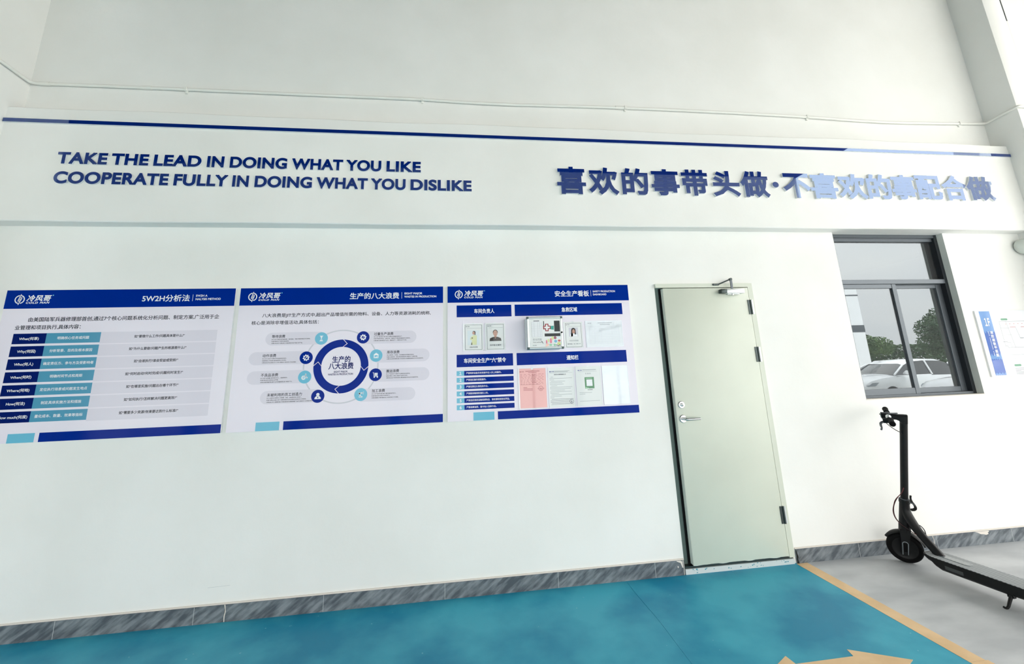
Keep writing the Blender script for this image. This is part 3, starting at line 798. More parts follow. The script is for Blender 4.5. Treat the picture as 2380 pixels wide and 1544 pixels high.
B2.text(b, 'EIGHT MAJOR', .751, -.637, 2, 'navy_dark', fit=.097, cap=.0125, bold=.018, align='C'); B2.text(b, 'WASTES IN PRODUCTION', .751, -.6555, 2, 'navy_dark', fit=.178, cap=.0125, bold=.018, align='C')
b.build('ring_caption', B2.root, solid=False)
def gear(b, cx, cz, r, y, m, hole, hm, n=8):
    pts = []
    for i in range(n * 4):
        a = 2 * pi * (i + .5) / (n * 4); rr = r if i % 4 in (0, 1) else r * .78
        pts.append((cx + rr * cos(a), cz + rr * sin(a)))
    b.poly(pts, y, m); b.disc(cx, cz, hole, y - .0003, hm, 20)
def icon(b, kind, cx, cz, y, bgm):
    m = 'print_white'; q = lambda x, z: (cx + x / 1000, cz + z / 1000); y2 = y - .0003
    if kind == 'hourglass':
        b.poly([q(-13, -20), q(13, -20), q(13, -17), q(9, -17), q(2, 0), q(9, 17), q(13, 17), q(13, 20), q(-13, 20), q(-13, 17), q(-9, 17), q(-2, 0), q(-9, -17), q(-13, -17)], y, m)
        b.poly([q(-5, -13), q(5, -13), q(0, -5)], y2, bgm)
    elif kind == 'gear_wrench':
        gear(b, cx, cz, .024, y, m, .0125, bgm); b.stroke([q(-6, -6), q(5, 5)], .005, y - .0006, m); b.disc(cx + .004, cz + .005, .0055, y - .0006, m, 16)
    elif kind == 'chain':
        gear(b, cx - .008, cz - .005, .0165, y, m, .007, bgm, 10); b.disc(cx - .008, cz - .005, .0035, y - .0006, m, 12)
        b.stroke([q(-4, 2), q(6, 18), q(15, -4)], .003, y, m)
        for p in ((6, 18), (16, -5)): b.disc(*q(*p), .0058, y, m, 16)
    elif kind == 'person':
        b.disc(*q(0, 12), .0115, y, m, 24); b.poly([q(-22, -20), q(22, -20), q(22, -12), q(14, -1), q(6, 3), q(-6, 3), q(-14, -1), q(-22, -12)], y, m); b.poly([q(-3, -12), q(0, -16), q(3, -12), q(2, -3), q(-2, -3)], y2, bgm)
    elif kind == 'gear_bolt':
        gear(b, cx, cz, .024, y, m, .011, bgm); b.poly([q(-12, -12), q(2, 1), q(-2, 3), q(12, 13), q(0, -2), q(4, -4)], y - .0006, m)
    elif kind == 'house':
        b.poly([q(-20, 6), q(20, 6), q(0, 21)], y, m); b.rect(*[c for c in (q(-17, 0)[0], q(17, 0)[0])], q(0, -19)[1], q(0, 6)[1], y, m)
        b.rect(q(-11, 0)[0], q(11, 0)[0], q(0, -17)[1], q(0, 2)[1], y2, bgm); b.rect(q(-9, 0)[0], q(-2, 0)[0], q(0, -17)[1], q(0, -10)[1], y - .0006, m); b.rect(q(-1, 0)[0], q(8, 0)[0], q(0, -17)[1], q(0, -7)[1], y - .0006, m)
    elif kind == 'trolley':
        b.stroke([q(-19, 15), q(-13, 15), q(-10, -11), q(17, -11)], .0038, y, m); b.rect(q(-6, 0)[0], q(4, 0)[0], q(0, -7)[1], q(0, 14)[1], y, m); b.rect(q(5.5, 0)[0], q(15, 0)[0], q(0, -7)[1], q(0, 14)[1], y, m)
        for p in ((-8, -17), (14, -17)): b.disc(*q(*p), .0052, y, m, 16)
    elif kind == 'robot':
        b.caps(q(-15, 0)[0], q(13, 0)[0], q(0, -20)[1], q(0, -13)[1], y, m); b.stroke([q(-1, -14), q(-10, 8), q(8, 12)], .0075, y, m); b.disc(*q(-10, 8), .007, y, m, 16)
        b.stroke([q(20, 18), q(13, 14), q(10, 9), q(19, 4)], .0042, y, m)
caps8 = [  # icon centre, icon, colour, capsule ends (x0, x1, z0, z1), caption x, z, width, three small lines
    ((.600, -.389), 'hourglass', 'print_teal', (.206, .60, -.432, -.338), (.249, -.367, .094), '等待浪费', ['定义:生产过程中因设备故障、物料短缺、流程不畅等导致的时间等待。', '危害:降低生产效率,增加成本。', '对策:优化生产流程,减少设备停机时间,平衡工序产能。']),
    ((.501, -.528), 'gear_wrench', 'navy', (.104, .50, -.572, -.478), (.196, -.506, .095), '动作浪费', ['定义:员工在生产过程中多余或低效的动作。', '危害:降低工作效率,增加疲劳和工伤风险。', '对策:优化作业流程,引入人机工程设计,培训员工作业技能。']),
    ((.500, -.667), 'chain', 'print_teal', (.104, .50, -.709, -.615), (.196, -.645, .120), '不良品浪费', ['定义:因产品质量问题导致的返工、报废等损失。', '危害:增加成本,影响企业声誉。', '对策:加强质量控制,推行全员质量管理,减少缺陷产生。']),
    ((.600, -.807), 'person', 'navy', (.205, .60, -.849, -.756), (.250, -.786, .241), '未被利用的员工创造力', ['定义:未能充分发挥员工的智慧、经验、技能等创造力和潜力。', '危害:浪费企业智力资产,阻碍流程优化和创新机会,降低员工积极性。', '对策:建立员工提案制度,开展技能培训,鼓励跨部门协作,提高员工主观能动性。']),
    ((.902, -.388), 'gear_bolt', 'navy', (.902, 1.298, -.438, -.344), (.980, -.365, .145), '过量生产浪费', ['定义:生产超出客户或下道工序需求的数量或提前生产。', '危害:导致库存积压、资金占用、掩盖生产问题,增加搬运和仓储成本。', '对策:推行准时制生产(JIT)、看板生产、均衡化生产计划。']),
    ((1.002, -.527), 'house', 'print_teal', (1.0, 1.398, -.580, -.484), (1.080, -.505, .094), '库存浪费', ['定义:原材料、半成品、成品等超出实际需求的库存。', '危害:占用空间、资金,增加管理成本,掩盖生产流程问题。', '对策:优化库存管理,减少安全库存,实施精益管理,优化供应链协同。']),
    ((1.002, -.668), 'trolley', 'navy', (1.0, 1.398, -.720, -.624), (1.079, -.6445, .095), '搬运浪费', ['定义:产品在生产过程中不必要的移动或转运。', '危害:浪费人力物力,增加产品损坏风险。', '对策:优化生产线布局,减少搬运距离,采用自动化输送系统。']),
    ((.902, -.807), 'robot', 'print_teal', (.902, 1.296, -.859, -.767), (.979, -.7845, .096), '加工浪费', ['定义:对产品进行超出客户需求或标准的加工。', '危害:增加成本,降低市场竞争力。', '对策:根据客户需求确定加工标准,简化工艺流程。'])]
for (ix, iz), kind, colr, (a0, a1, z0_, z1_), (hx, hz, hw), head, small in caps8:
    b = MB(); left = ix < .752
    b.caps(B2.X(a0), B2.X(a1), B2.Z(z0_), B2.Z(z1_), L(2), 'print_grey', left=left, right=not left)
    B2.text(b, head, hx, hz, 3, 'print_black', fit=hw, han=.0215, bold=.014)
    for j, st in enumerate(small): B2.text(b, st, hx, hz - .0215 - j * .0143, 3, 'print_black', han=.0074, bold=.012, fit=len(st) * .00868)
    b.build('caption_bar', B2.root, solid=False)
    b = MB(); b.disc(B2.X(ix), B2.Z(iz), .0462, L(3), colr, 48); icon(b, kind, B2.X(ix), B2.Z(iz), L(4), colr)
    b.build('round_icon', B2.root, solid=False)
B2.footer()

# board 3: safety notice board
B3 = Board(2, 'rightmost blue and white board carrying document sleeves and a first aid box')
B3.header('安全生产看板', .867, 1.160, .045, 1.1755, [('SAFETY PRODUCTION', .194), ('DASHBOARD', .117)], 1.192)
for st, x0_, x1_, z0_, z1_, tw in (('车间负责人', .071, .507, -.2485, -.1545, .163), ('急救区域', .534, 1.434, -.247, -.154, .131), ('车间安全生产“六”禁令', .069, .507, -.6335, -.5395, .329), ('通知栏', .536, 1.4355, -.633, -.539, .098)):
    b = MB(); B3.rect(b, x0_, x1_, z0_, z1_, 1, 'navy'); B3.text(b, st, (x0_ + x1_) / 2, (z0_ + z1_) / 2 - .001, 2, 'print_white', fit=tw, han=.0335, bold=.022, align='C'); b.build('section_heading', B3.root, solid=False)
rules = ['严禁特种设备无有效操作证人员上岗操作。', '严禁违反操作规程操作。', '严禁无票证从事危险作业。', '严禁脱岗睡岗和酒后上岗。', '严禁违反规定运输易燃物品、放射源和危险化学品。', '严禁违章指挥、强令他人违章作业。']
for i, st in enumerate(rules):
    zt = -.6625 - i * .0502; zb = zt - .036
    b = MB(); B3.rect(b, .0685, .126, zb, zt, 1, 'print_teal'); B3.rect(b, .126, .507, zb, zt, 1, 'navy')
    B3.text(b, str(i + 1), .0975, (zt + zb) / 2, 2, 'print_white', cap=.021, bold=.03, align='C'); B3.text(b, st, .141, (zt + zb) / 2, 2, 'print_white', han=.0138, bold=.012, fit=len(st) * .01475)
    b.build('rule_row', B3.root, solid=False)
B3.footer()

# ------------------------------------------------------------------ document sleeves on the notice board
SG = 'document sleeves on the notice board'
SY = BY - .004
def sleeve(x0, x1, z0, z1, label, sheet, sm='paper', inset=(.004, .004, .004, .004), film=False):
    X0, X1, Z0, Z1 = B3.X(x0), B3.X(x1), B3.Z(z0), B3.Z(z1)
    t = thing('document_sleeve', label, 'document sleeve', ((X0 + X1) / 2, BY - .0012, Z0), group=SG)
    b = MB(); y0, y1 = SY, BY - .0012
    b.box(X0, X1, y0 + .0015, y1, Z0, Z1, 'acrylic_rim')
    n = 10; r = .013; xm = (X0 + X1) / 2
    for (a0, a1) in ((X0, X0 + .003), (X1 - .003, X1)): b.box(a0, a1, y0, y0 + .0015, Z0, Z1, 'acrylic_rim')
    b.box(X0, X1, y0, y0 + .0015, Z0, Z0 + .003, 'acrylic_rim')
    b.build('sleeve_body', t)
    if sheet is not None:
        b = MB(); l, r_, bo, to = inset
        b.rect(X0 + l, X1 - r_, Z0 + bo, Z1 - to, SY + .0009, sm)
        b.disc(xm, Z1 - to, .010, SY + .0007, 'acrylic_rim', 20)
        sheet(b, X0, X1, Z0, Z1); b.build('sheet', t, solid=False)
    if film:
        b = MB(); b.rect(X0 + .001, X1 - .001, Z0 + .001, Z1 - .003, SY - .0007, 'sleeve_film'); b.build('cover', t, solid=False)
    return t
PY = SY + .0005
def border(b, x0, x1, z0, z1, w, m, y=None):
    y = PY if y is None else y
    b.rect(x0, x1, z0, z0 + w, y, m); b.rect(x0, x1, z1 - w, z1, y, m); b.rect(x0, x0 + w, z0 + w, z1 - w, y, m); b.rect(x1 - w, x1, z0 + w, z1 - w, y, m)
def logo_small(b, x, z, m, h=.006):
    b.disc(x + .003, z, h * .55, PY, m, 14); b.text('冷风哥', x + .008, z, PY, m, han=h, bold=.02)
def id_sheet(kind):
    def f(b, X0, X1, Z0, Z1):
        x0, x1, z0, z1 = X0 + .016, X1 - .012, Z0 + .007, Z1 - .011
        border(b, x0, x1, z0, z1, .0022, 'ink_dark'); logo_small(b, x0 + .007, z1 - .013, 'ink_dark')
        b.rect(x0 + .014, x1 - .006, z1 - .0275, z1 - .026, PY, 'ink_grey')
        c = (x0 + x1) / 2; zz = z0
        y1, y2, y3 = PY - .0003, PY - .0006, PY - .0009
        if kind == 0:
            b.rect(c - .047, c + .047, zz + .038, zz + .150, PY, 'pale_print')
            b.poly([(c - .022, zz + .039), (c + .024, zz + .039), (c + .026, zz + .108), (c + .014, zz + .115), (c - .006, zz + .112), (c - .026, zz + .092), (c - .026, zz + .08), (c - .012, zz + .072)], y1, 'coat_print')
            b.poly([(c - .02, zz + .039), (c - .010, zz + .039), (c - .013, zz + .064)], y2, 'hair_print'); b.rect(c - .016, c - .004, zz + .088, zz + .095, y2, 'hair_print')
            b.disc(c + .004, zz + .134, .0125, y1, 'hair_print', 20); b.poly([(c + .008, zz + .115), (c + .015, zz + .115), (c + .016, zz + .132), (c + .010, zz + .132)], y1, 'hair_print'); b.disc(c + .0005, zz + .1295, .0095, y2, 'skin_print', 20, .0125)
            b.stroke([(c - .008, zz + .131), (c + .008, zz + .131)], .0012, y3, 'hair_print')
            b.text('总监:朱彩梅', c, zz + .021, PY, 'ink_dark', han=.0105, bold=.012, align='C')
        elif kind == 1:
            b.poly([(c - .047, zz + .064), (c + .047, zz + .064), (c + .043, zz + .086), (c + .018, zz + .096), (c - .018, zz + .096), (c - .043, zz + .086)], y1, 'hair_print')
            b.poly([(c - .007, zz + .092), (c + .007, zz + .092), (c, zz + .082)], y2, 'skin_print'); b.rect(c - .009, c + .009, zz + .092, zz + .108, y1, 'skin_print')
            b.disc(c, zz + .132, .0195, y2, 'hair_print', 24, .021); b.disc(c, zz + .124, .017, y3, 'skin_print', 24, .0235)
            for q in (-.007, .007): b.rect(c + q - .0035, c + q + .0035, zz + .1275, zz + .129, y3 - .0003, 'hair_print')
            b.rect(c - .005, c + .005, zz + .1085, zz + .1100, y3 - .0003, 'ink_red'); b.rect(c - .0015, c + .0015, zz + .116, zz + .120, y3 - .0003, 'drop_red')
            b.text('技术部:王德华', c, zz + .032, PY, 'ink_dark', han=.0125, bold=.016, align='C')
        else:
            b.rect(c - .038, c + .038, zz + .082, zz + .154, PY, 'print_grey_line')
            b.poly([(c - .031, zz + .083), (c + .034, zz + .083), (c + .031, zz + .098), (c + .015, zz + .108), (c - .015, zz + .108), (c - .029, zz + .098)], y1, 'print_white')
            b.disc(c, zz + .134, .0175, y1, 'hair_print', 24, .0185); b.poly([(c - .022, zz + .084), (c - .006, zz + .084), (c - .007, zz + .135), (c - .0172, zz + .138)], y1, 'hair_print'); b.poly([(c + .010, zz + .100), (c + .020, zz + .100), (c + .0172, zz + .138), (c + .008, zz + .135)], y1, 'hair_print')
            b.disc(c + .001, zz + .124, .0118, y2, 'skin_print', 24, .0175); b.rect(c - .003, c + .005, zz + .113, zz + .1145, y3, 'drop_red')
            for q in (-.0045, .006): b.rect(c + q - .0022, c + q + .0022, zz + .1275, zz + .129, y3, 'hair_print')
            b.text('安全员:陈晓丽', c, zz + .050, PY, 'ink_grey', han=.0105, bold=.006, align='C'); b.text('联系电话:', c - .054, zz + .024, PY, 'ink_dark', han=.0085, bold=.012); [b.rect(c - .004 + i * .0052, c - .0006 + i * .0052, zz + .0205, zz + .0272, PY, 'ink_grey') for i in range(11) if i not in (3, 8)]
    return f
sleeve(.119, .279, -.512, -.2995, 'acrylic sleeve holding a portrait sheet of a person in a pale yellow coat', id_sheet(0), inset=(.010, .004, .002, .004))
sleeve(.290, .4515, -.512, -.2985, 'acrylic sleeve holding a portrait sheet of a short-haired person in a black shirt', id_sheet(1), inset=(.008, .006, .002, .004))
sleeve(.924, 1.083, -.511, -.3025, 'acrylic sleeve holding a portrait sheet of a long-haired person, right of the first aid box', id_sheet(2), inset=(.003, .006, .002, .003))
def table_sheet(b, X0, X1, Z0, Z1):
    logo_small(b, X0 + .022, Z1 - .020, 'ink_grey')
    for w_, z, m in ((.12, .016, 'ink_grey'), (.085, .031, 'ink_grey')): b.rect((X0 + X1 - w_) / 2 + .01, (X0 + X1 + w_) / 2 + .01, Z1 - z - .004, Z1 - z, PY, m)
    for i in range(11): b.rect(X0 + .03, X1 - .028, Z1 - .05 - i * .0135, Z1 - .049 - i * .0135, PY, 'print_grey_line')
    for x in (.03, .075, .13, .22, .28): b.rect(X0 + x, X0 + x + .001, Z1 - .186, Z1 - .05, PY, 'print_grey_line')
sleeve(1.1075, 1.419, -.511, -.2975, 'wide plastic-covered sleeve with a faint table, rightmost in the upper row', table_sheet, inset=(.008, .008, .008, .008), film=True)
def stamp(b, cx, cz, r, m, bar):
    b.arc(cx, cz, r * .86, r, 0, 2 * pi, PY, m, 28); b.disc(cx, cz, r * .22, PY, m, 10); b.rect(cx - bar, cx + bar, cz - .001, cz + .001, PY, m)
    b.rect(cx - r * .5, cx + r * .5, cz - r * .55, cz - r * .42, PY, m)
def pink_sheet(b, X0, X1, Z0, Z1):
    logo_small(b, X0 + .014, Z1 - .027, 'ink_red', .007)
    b.rect(X0 + .058, X1 - .052, Z1 - .026, Z1 - .022, PY, 'ink_red'); b.rect(X0 + .08, X1 - .075, Z1 - .037, Z1 - .034, PY, 'ink_red')
    rs = random.Random(5)
    for i in range(8):
        z = Z1 - .048 - i * .0105; x = X0 + .016
        while x < X1 - .03:
            l = .008 + rs.random() * .014; b.rect(x, x + l, z - .0012, z + .0008, PY, 'ink_red'); x += l + .006 + rs.random() * .008
    for i in range(7):
        for j in range(3): b.rect(X0 + .107 + j * .0105, X0 + .115 + j * .0105, Z1 - .052 - i * .0098, Z1 - .049 - i * .0098, PY, 'ink_red')
    b.rect(X0 + .016, X0 + .17, Z1 - .126, Z1 - .1245, PY, 'ink_red')
    for i, l in enumerate((.03, .072, .072)): b.rect(X0 + .038, X0 + .038 + l, Z1 - .149 - i * .010, Z1 - .146 - i * .010, PY, 'ink_red')
    stamp(b, X0 + .175, Z1 - .157, .0185, 'ink_red', .028)
sleeve(.542, .764, -.961, -.6575, 'acrylic sleeve holding a pink notice with a red stamp', pink_sheet, 'paper_pink', inset=(.009, .003, .003, .003))
def text_sheet(b, X0, X1, Z0, Z1):
    logo_small(b, X0 + .014, Z1 - .032, 'navy', .008)
    for z, a0, a1 in ((.030, .05, .175), (.036, .05, .16)): b.rect(X0 + a0, X0 + a1, Z1 - z, Z1 - z + .0025, PY, 'ink_grey')
    b.rect(X0 + .012, X1 - .014, Z1 - .0425, Z1 - .0413, PY, 'ink_grey')
    b.text('消防安全管理制度公示', X0 + .096, Z1 - .055, PY, 'ink_dark', han=.0085, bold=.02, align='C')
    L_ = [.02, .18, .035, .115, .10, .11, .05, .178, .165, .11, .17, .07, .165, .09, .03, .175, .17, .165, .16]
    for i, l in enumerate(L_):
        z = Z1 - .073 - i * .0112; x = X0 + (.012 if i % 3 else .02)
        b.rect(x, min(x + l, X1 - .010), z - .001, z + .001, PY, 'ink_grey' if i < 15 else 'ink_dark')
    stamp(b, X1 - .032, Z0 + .040, .0165, 'ink_dark', .006); b.rect(X0 + .014, X1 - .014, Z0 + .019, Z0 + .0202, PY, 'ink_grey')
sleeve(.778, .989, -.961, -.6595, 'acrylic sleeve holding a white typed notice with a round stamp', text_sheet, inset=(.006, .006, .003, .003))
def green_sheet(b, X0, X1, Z0, Z1):
    logo_small(b, X0 + .022, Z1 - .032, 'navy', .007)
    b.rect(X0 + .058, X0 + .17, Z1 - .031, Z1 - .0275, PY, 'ink_grey'); b.rect(X0 + .024, X1 - .03, Z1 - .0425, Z1 - .0413, PY, 'ink_grey')
    b.text('乐 捐 码', X0 + .102, Z1 - .0585, PY, 'ink_grey', han=.0115, align='C')
    gx, gz = X0 + .072, Z1 - .173
    b.rect(gx, gx + .076, gz, gz + .087, PY, 'green_print'); b.rect(gx + .014, gx + .062, gz + .019, gz + .069, PY - .0003, 'print_white'); b.rect(gx + .012, gx + .062, gz + .0755, gz + .0805, PY - .0003, 'drop_mint')
    b.poly([(gx + .003, gz + .001), (gx + .034, gz + .0008), (gx + .03, gz + .005), (gx + .014, gz + .008), (gx + .003, gz + .013)], PY - .0003, 'drop_mint')
    b.disc(gx + .024, gz - .0095, .0035, PY, 'green_print', 14); b.rect(gx + .03, gx + .06, gz - .0115, gz - .0078, PY, 'ink_dark')
    for z, a0, a1 in ((.205, .024, .125), (.216, .024, .07), (.268, .024, .185)): b.rect(X0 + a0, X0 + a1, Z1 - z, Z1 - z + .002, PY, 'ink_grey')
sleeve(.999, 1.206, -.960, -.657, 'acrylic sleeve holding a white sheet with a green square panel', green_sheet, inset=(.005, .006, .003, .003))
sleeve(1.217, 1.433, -.9585, -.659, 'empty clear plastic sleeve, rightmost in the lower row', None, film=True)

# ------------------------------------------------------------------ first aid box fixed to the notice board
FX0, FX1, FZ0, FZ1, FYF = .527, .811, 1.672, 1.923, -.135
t = thing('first_aid_box', 'white first aid box with aluminium edges and a red cross, fixed to the rightmost board', 'first aid box', ((FX0 + FX1) / 2, BY, FZ0))
b = MB(); b.box(FX0 + .006, FX1 - .006, FYF + .012, BY - .0006, FZ0 + .006, FZ1 - .006, 'pvc_edge'); b.build('body', t)
b = MB(); r = .0095
for y in (FYF + r, BY - .0006 - r):
    for (p, q) in (((FX0 + r, FZ0 + r), (FX1 - r, FZ0 + r)), ((FX0 + r, FZ1 - r), (FX1 - r, FZ1 - r)), ((FX0 + r, FZ0 + r), (FX0 + r, FZ1 - r)), ((FX1 - r, FZ0 + r), (FX1 - r, FZ1 - r))):
        b.cyl((p[0], y, p[1]), (q[0], y, q[1]), r, 'alu_bright', n=14)
b.build('edge_profile', t, smooth=40)
for x in (FX0, FX1):
    for z in (FZ0, FZ1):
        sx_ = 1 if x == FX0 else -1; sz_ = 1 if z == FZ0 else -1
        b = MB(); b.bevbox(min(x - .001 * sx_, x + .018 * sx_), max(x - .001 * sx_, x + .018 * sx_), FYF - .001, FYF + .02, min(z - .001 * sz_, z + .018 * sz_), max(z - .001 * sz_, z + .018 * sz_), 'corner_plastic', .004)
        b.build('corner_cap', t, smooth=40)
dd = thing('front_panel', None, None, (FX0, FYF, FZ0)); dd.parent = t; dd.location = Vector((FX0, FYF, FZ0)) - t.location; _PM[dd.name] = Matrix.Translation((FX0, FYF, FZ0))
b = MB(); b.box(FX0 + .015, FX1 - .015, FYF + .003, FYF + .013, FZ0 + .015, FZ1 - .015, 'print_white'); 
b.rect(FX0 + .0165, FX1 - .0165, FZ0 + .0165, FZ1 - .0165, FYF + .0028, 'paper'); b.build('panel', dd)
fx = lambda x: FX0 + (x - 868 - 0) / (1223 - 868) * (FX1 - FX0) if False else FX0 + x * (FX1 - FX0)
fz = lambda z: FZ0 + z * (FZ1 - FZ0); fy = FYF + .0024
b = MB(); b.rect(fx(.465), fx(.90), fz(.53), fz(.865), fy, 'paper'); b.rect(fx(.76), fx(.92), fz(.53), fz(.865), fy - .0003, 'window_dark'); b.rect(fx(.46), fx(.48), fz(.60), fz(.86), fy - .0003, 'window_dark')
b.rect(fx(.485), fx(.92), fz(.385), fz(.475), fy - .0003, 'window_dark'); b.build('display_window', dd, solid=False)
b = MB(); cx, cz, a_ = fx(.555), fz(.66), .010
cr = [(a_, a_), (a_, 2.6 * a_), (-a_, 2.6 * a_), (-a_, a_), (-2.6 * a_, a_), (-2.6 * a_, -a_), (-a_, -a_), (-a_, -2.6 * a_), (a_, -2.6 * a_), (a_, -a_), (2.6 * a_, -a_), (2.6 * a_, a_)]
b.stroke([(cx + x, cz + z) for x, z in cr] + [(cx + a_, cz + a_)], .0065, fy - .0006, 'cross_red'); b.build('cross_symbol', dd, solid=False)
b = MB(); b.poly([(fx(.66), fz(.60)), (fx(.745), fz(.585)), (fx(.75), fz(.71)), (fx(.66), fz(.705))], fy - .0006, 'tape_teal'); b.build('tape', dd, solid=False)
b = MB(); b.rect(fx(.13), fx(.415), fz(.375), fz(.85), fy, 'print_white'); b.rect(fx(.19), fx(.35), fz(.855), fz(.875), fy - .0003, 'ink_dark')
for i in range(14): b.rect(fx(.13), fx(.415), fz(.38 + i * .0345), fz(.384 + i * .0345), fy - .0003, 'ink_grey')
for x in (.13, .20, .30, .36, .413): b.rect(fx(x), fx(x + .003), fz(.38), fz(.83), fy - .0003, 'ink_grey')
b.build('content_list', dd, solid=False)
b = MB(); b.text('安全药箱', fx(.15), fz(.295), fy - .0003, 'ink_grey', han=.0165, fit=.070); b.text('First aid box', fx(.16), fz(.215), fy - .0003, 'ink_dark', cap=.0085, fit=.066)
b.poly([(fx(.385), fz(.235)), (fx(.40), fz(.25)), (fx(.44), fz(.175)), (fx(.435), fz(.165))], fy - .0004, 'window_dark'); b.disc(fx(.16), fz(.12), .003, fy - .0003, 'map_green', 12); b.rect(fx(.18), fx(.25), fz(.113), fz(.128), fy - .0003, 'ink_grey')
for dx, dz, rx, rz_, mm in ((.53, .22, .006, .015, 'drop_pink'), (.58, .26, .007, .013, 'drop_lime'), (.65, .25, .009, .020, 'drop_pink'), (.70, .33, .009, .014, 'drop_lime'), (.77, .34, .011, .011, 'drop_wine'), (.87, .34, .012, .009, 'pale_print'), (.78, .235, .012, .011, 'drop_blue'), (.88, .25, .011, .008, 'drop_red'), (.87, .16, .014, .012, 'drop_lime'), (.55, .13, .012, .010, 'drop_peach'), (.52, .10, .008, .006, 'drop_peach'), (.64, .12, .012, .008, 'drop_mint'), (.75, .12, .010, .009, 'drop_mint')):
    b.disc(fx(dx), fz(dz), rx, fy - .0003 - dx * .0002, mm, 20, rz_)
rs = random.Random(2)
for i in range(7): b.disc(fx(.80 + i * .018), fz(.095 + .02 * rs.random()), .0032, fy - .0009, 'hair_print', 10)
b.build('printed_banner', dd, solid=False)
b = MB(); b.cyl((FX1 - .012, FYF + .004, fz(.50)), (FX1 - .012, FYF - .012, fz(.50)), .006, 'rubber', n=16); b.build('latch_knob', t, smooth=40)

# ------------------------------------------------------------------ evacuation plan on the right
t = thing('evacuation_plan', 'white floor plan sign with a blue 1F strip, right of the window', 'sign', (5.1, -.004, 1.315))
EX0, EX1, EZ0, EZ1, EY = 4.770, 5.60, 1.317, 1.917, -.012
b = MB(); b.box(EX0, 5.52, EY, -.0005, EZ0, EZ1, 'pvc_edge'); b.rect(EX0 + .001, 5.519, EZ0 + .001, EZ1 - .001, EY - .0004, 'print_white'); b.build('panel', t, solid=False)
b = MB(); bx0, bx1 = EX0 + .042, EX0 + .158
n = 14
zj = lambda i, z: z + .012 * sin(i * 1.9) + .006 * sin(i * 4.1)
b.rect(bx0, bx1, EZ0 + .012, EZ1 - .006, EY - .0008, 'map_light_blue')
b.poly([(bx0, EZ0 + .012), (bx1, EZ0 + .012)] + [(bx1 - (bx1 - bx0) * i / n, zj(i, EZ0 + .40)) for i in range(n + 1)], EY - .0012, 'map_blue')
b.poly([(bx0 + (bx1 - bx0) * i / n, EZ0 + .155 + .008 * sin(i * 2.3)) for i in range(n + 1)] + [(bx1 - (bx1 - bx0) * i / n, EZ0 + .195 + .012 * sin(i * 1.7)) for i in range(n + 1)], EY - .0016, 'map_light_blue')
b.poly([(bx0 + (bx1 - bx0) * i / n, EZ0 + .016 + .004 * sin(i * 2.3)) for i in range(n + 1)] + [(bx1 - (bx1 - bx0) * i / n, EZ0 + .030 + .008 * sin(i * 1.7)) for i in range(n + 1)], EY - .0016, 'map_light_blue')
b.build('title_strip', t, solid=False)
b = MB(); b.text('1F', bx0 + .060, EZ1 - .107, EY - .002, 'print_white', cap=.068, fit=.058, bold=.03, align='C'); b.build('floor_number', t, solid=False); b = MB()
for i, ch in enumerate('消防疏散平面图'): b.text(ch, bx0 + .077, EZ1 - .205 - i * .034, EY - .002, 'print_white', han=.027, bold=.024, align='C')
b.build('title_text', t, solid=False); b = MB()
for i, ch in enumerate('FIRE EVACUATION PLAN'): b.rect(bx0 + .042, bx0 + .0485, EZ1 - .20 - i * .0112, EZ1 - .193 - i * .0112, EY - .002, 'print_white') if ch != ' ' else None
b.build('small_title', t, solid=False)
b = MB(); ml = lambda p, w_=.0022, m_='map_line': b.stroke([(EX0 + x, EZ1 - z) for x, z in p], w_, EY - .0008, m_)
ml([(.235, .105), (.74, .105)]); ml([(.235, .105), (.235, .33), (.26, .33), (.26, .345), (.72, .345)]); ml([(.31, .105), (.34, .345)]); ml([(.235, .165), (.33, .165)], .0016); ml([(.24, .23), (.33, .23)], .0016)
ml([(.40, .16), (.42, .26), (.60, .26), (.60, .16)]); ml([(.26, .30), (.30, .30), (.30, .345)], .0016); ml([(.22, .29), (.27, .29)], .003); ml([(.42, .26), (.45, .26)], .004)
ml([(.23, .41), (.72, .41)], .0014)
for x in (.34, .46, .56): ml([(x, .158), (x + .06, .158)], .004, 'map_red')
for i in range(9): ml([(.30 + i * .045, .128), (.306 + i * .045, .128)], .005, 'map_red')
for i in range(3): ml([(.245 + i * .022, .445), (.257 + i * .022, .445), (.257 + i * .022, .462), (.245 + i * .022, .462)], .0012)
b.build('plan_drawing', t, solid=False)
b = MB()
for x, z in ((.26, .085), (.27, .505), (.42, .505)):
    b.caps(EX0 + x, EX0 + x + .075, EZ1 - z - .009, EZ1 - z + .009, EY - .0008, 'map_green')
for i, l in enumerate((.11, .12, .06, .10, .08, .10)): b.rect(EX0 + .27, EX0 + .27 + l, EZ1 - .533 - i * .0105, EZ1 - .530 - i * .0105, EY - .0008, 'map_line'); b.rect(EX0 + .43, EX0 + .43 + l * .9, EZ1 - .533 - i * .0105, EZ1 - .530 - i * .0105, EY - .0008, 'map_line')
b.build('legend', t, solid=False)

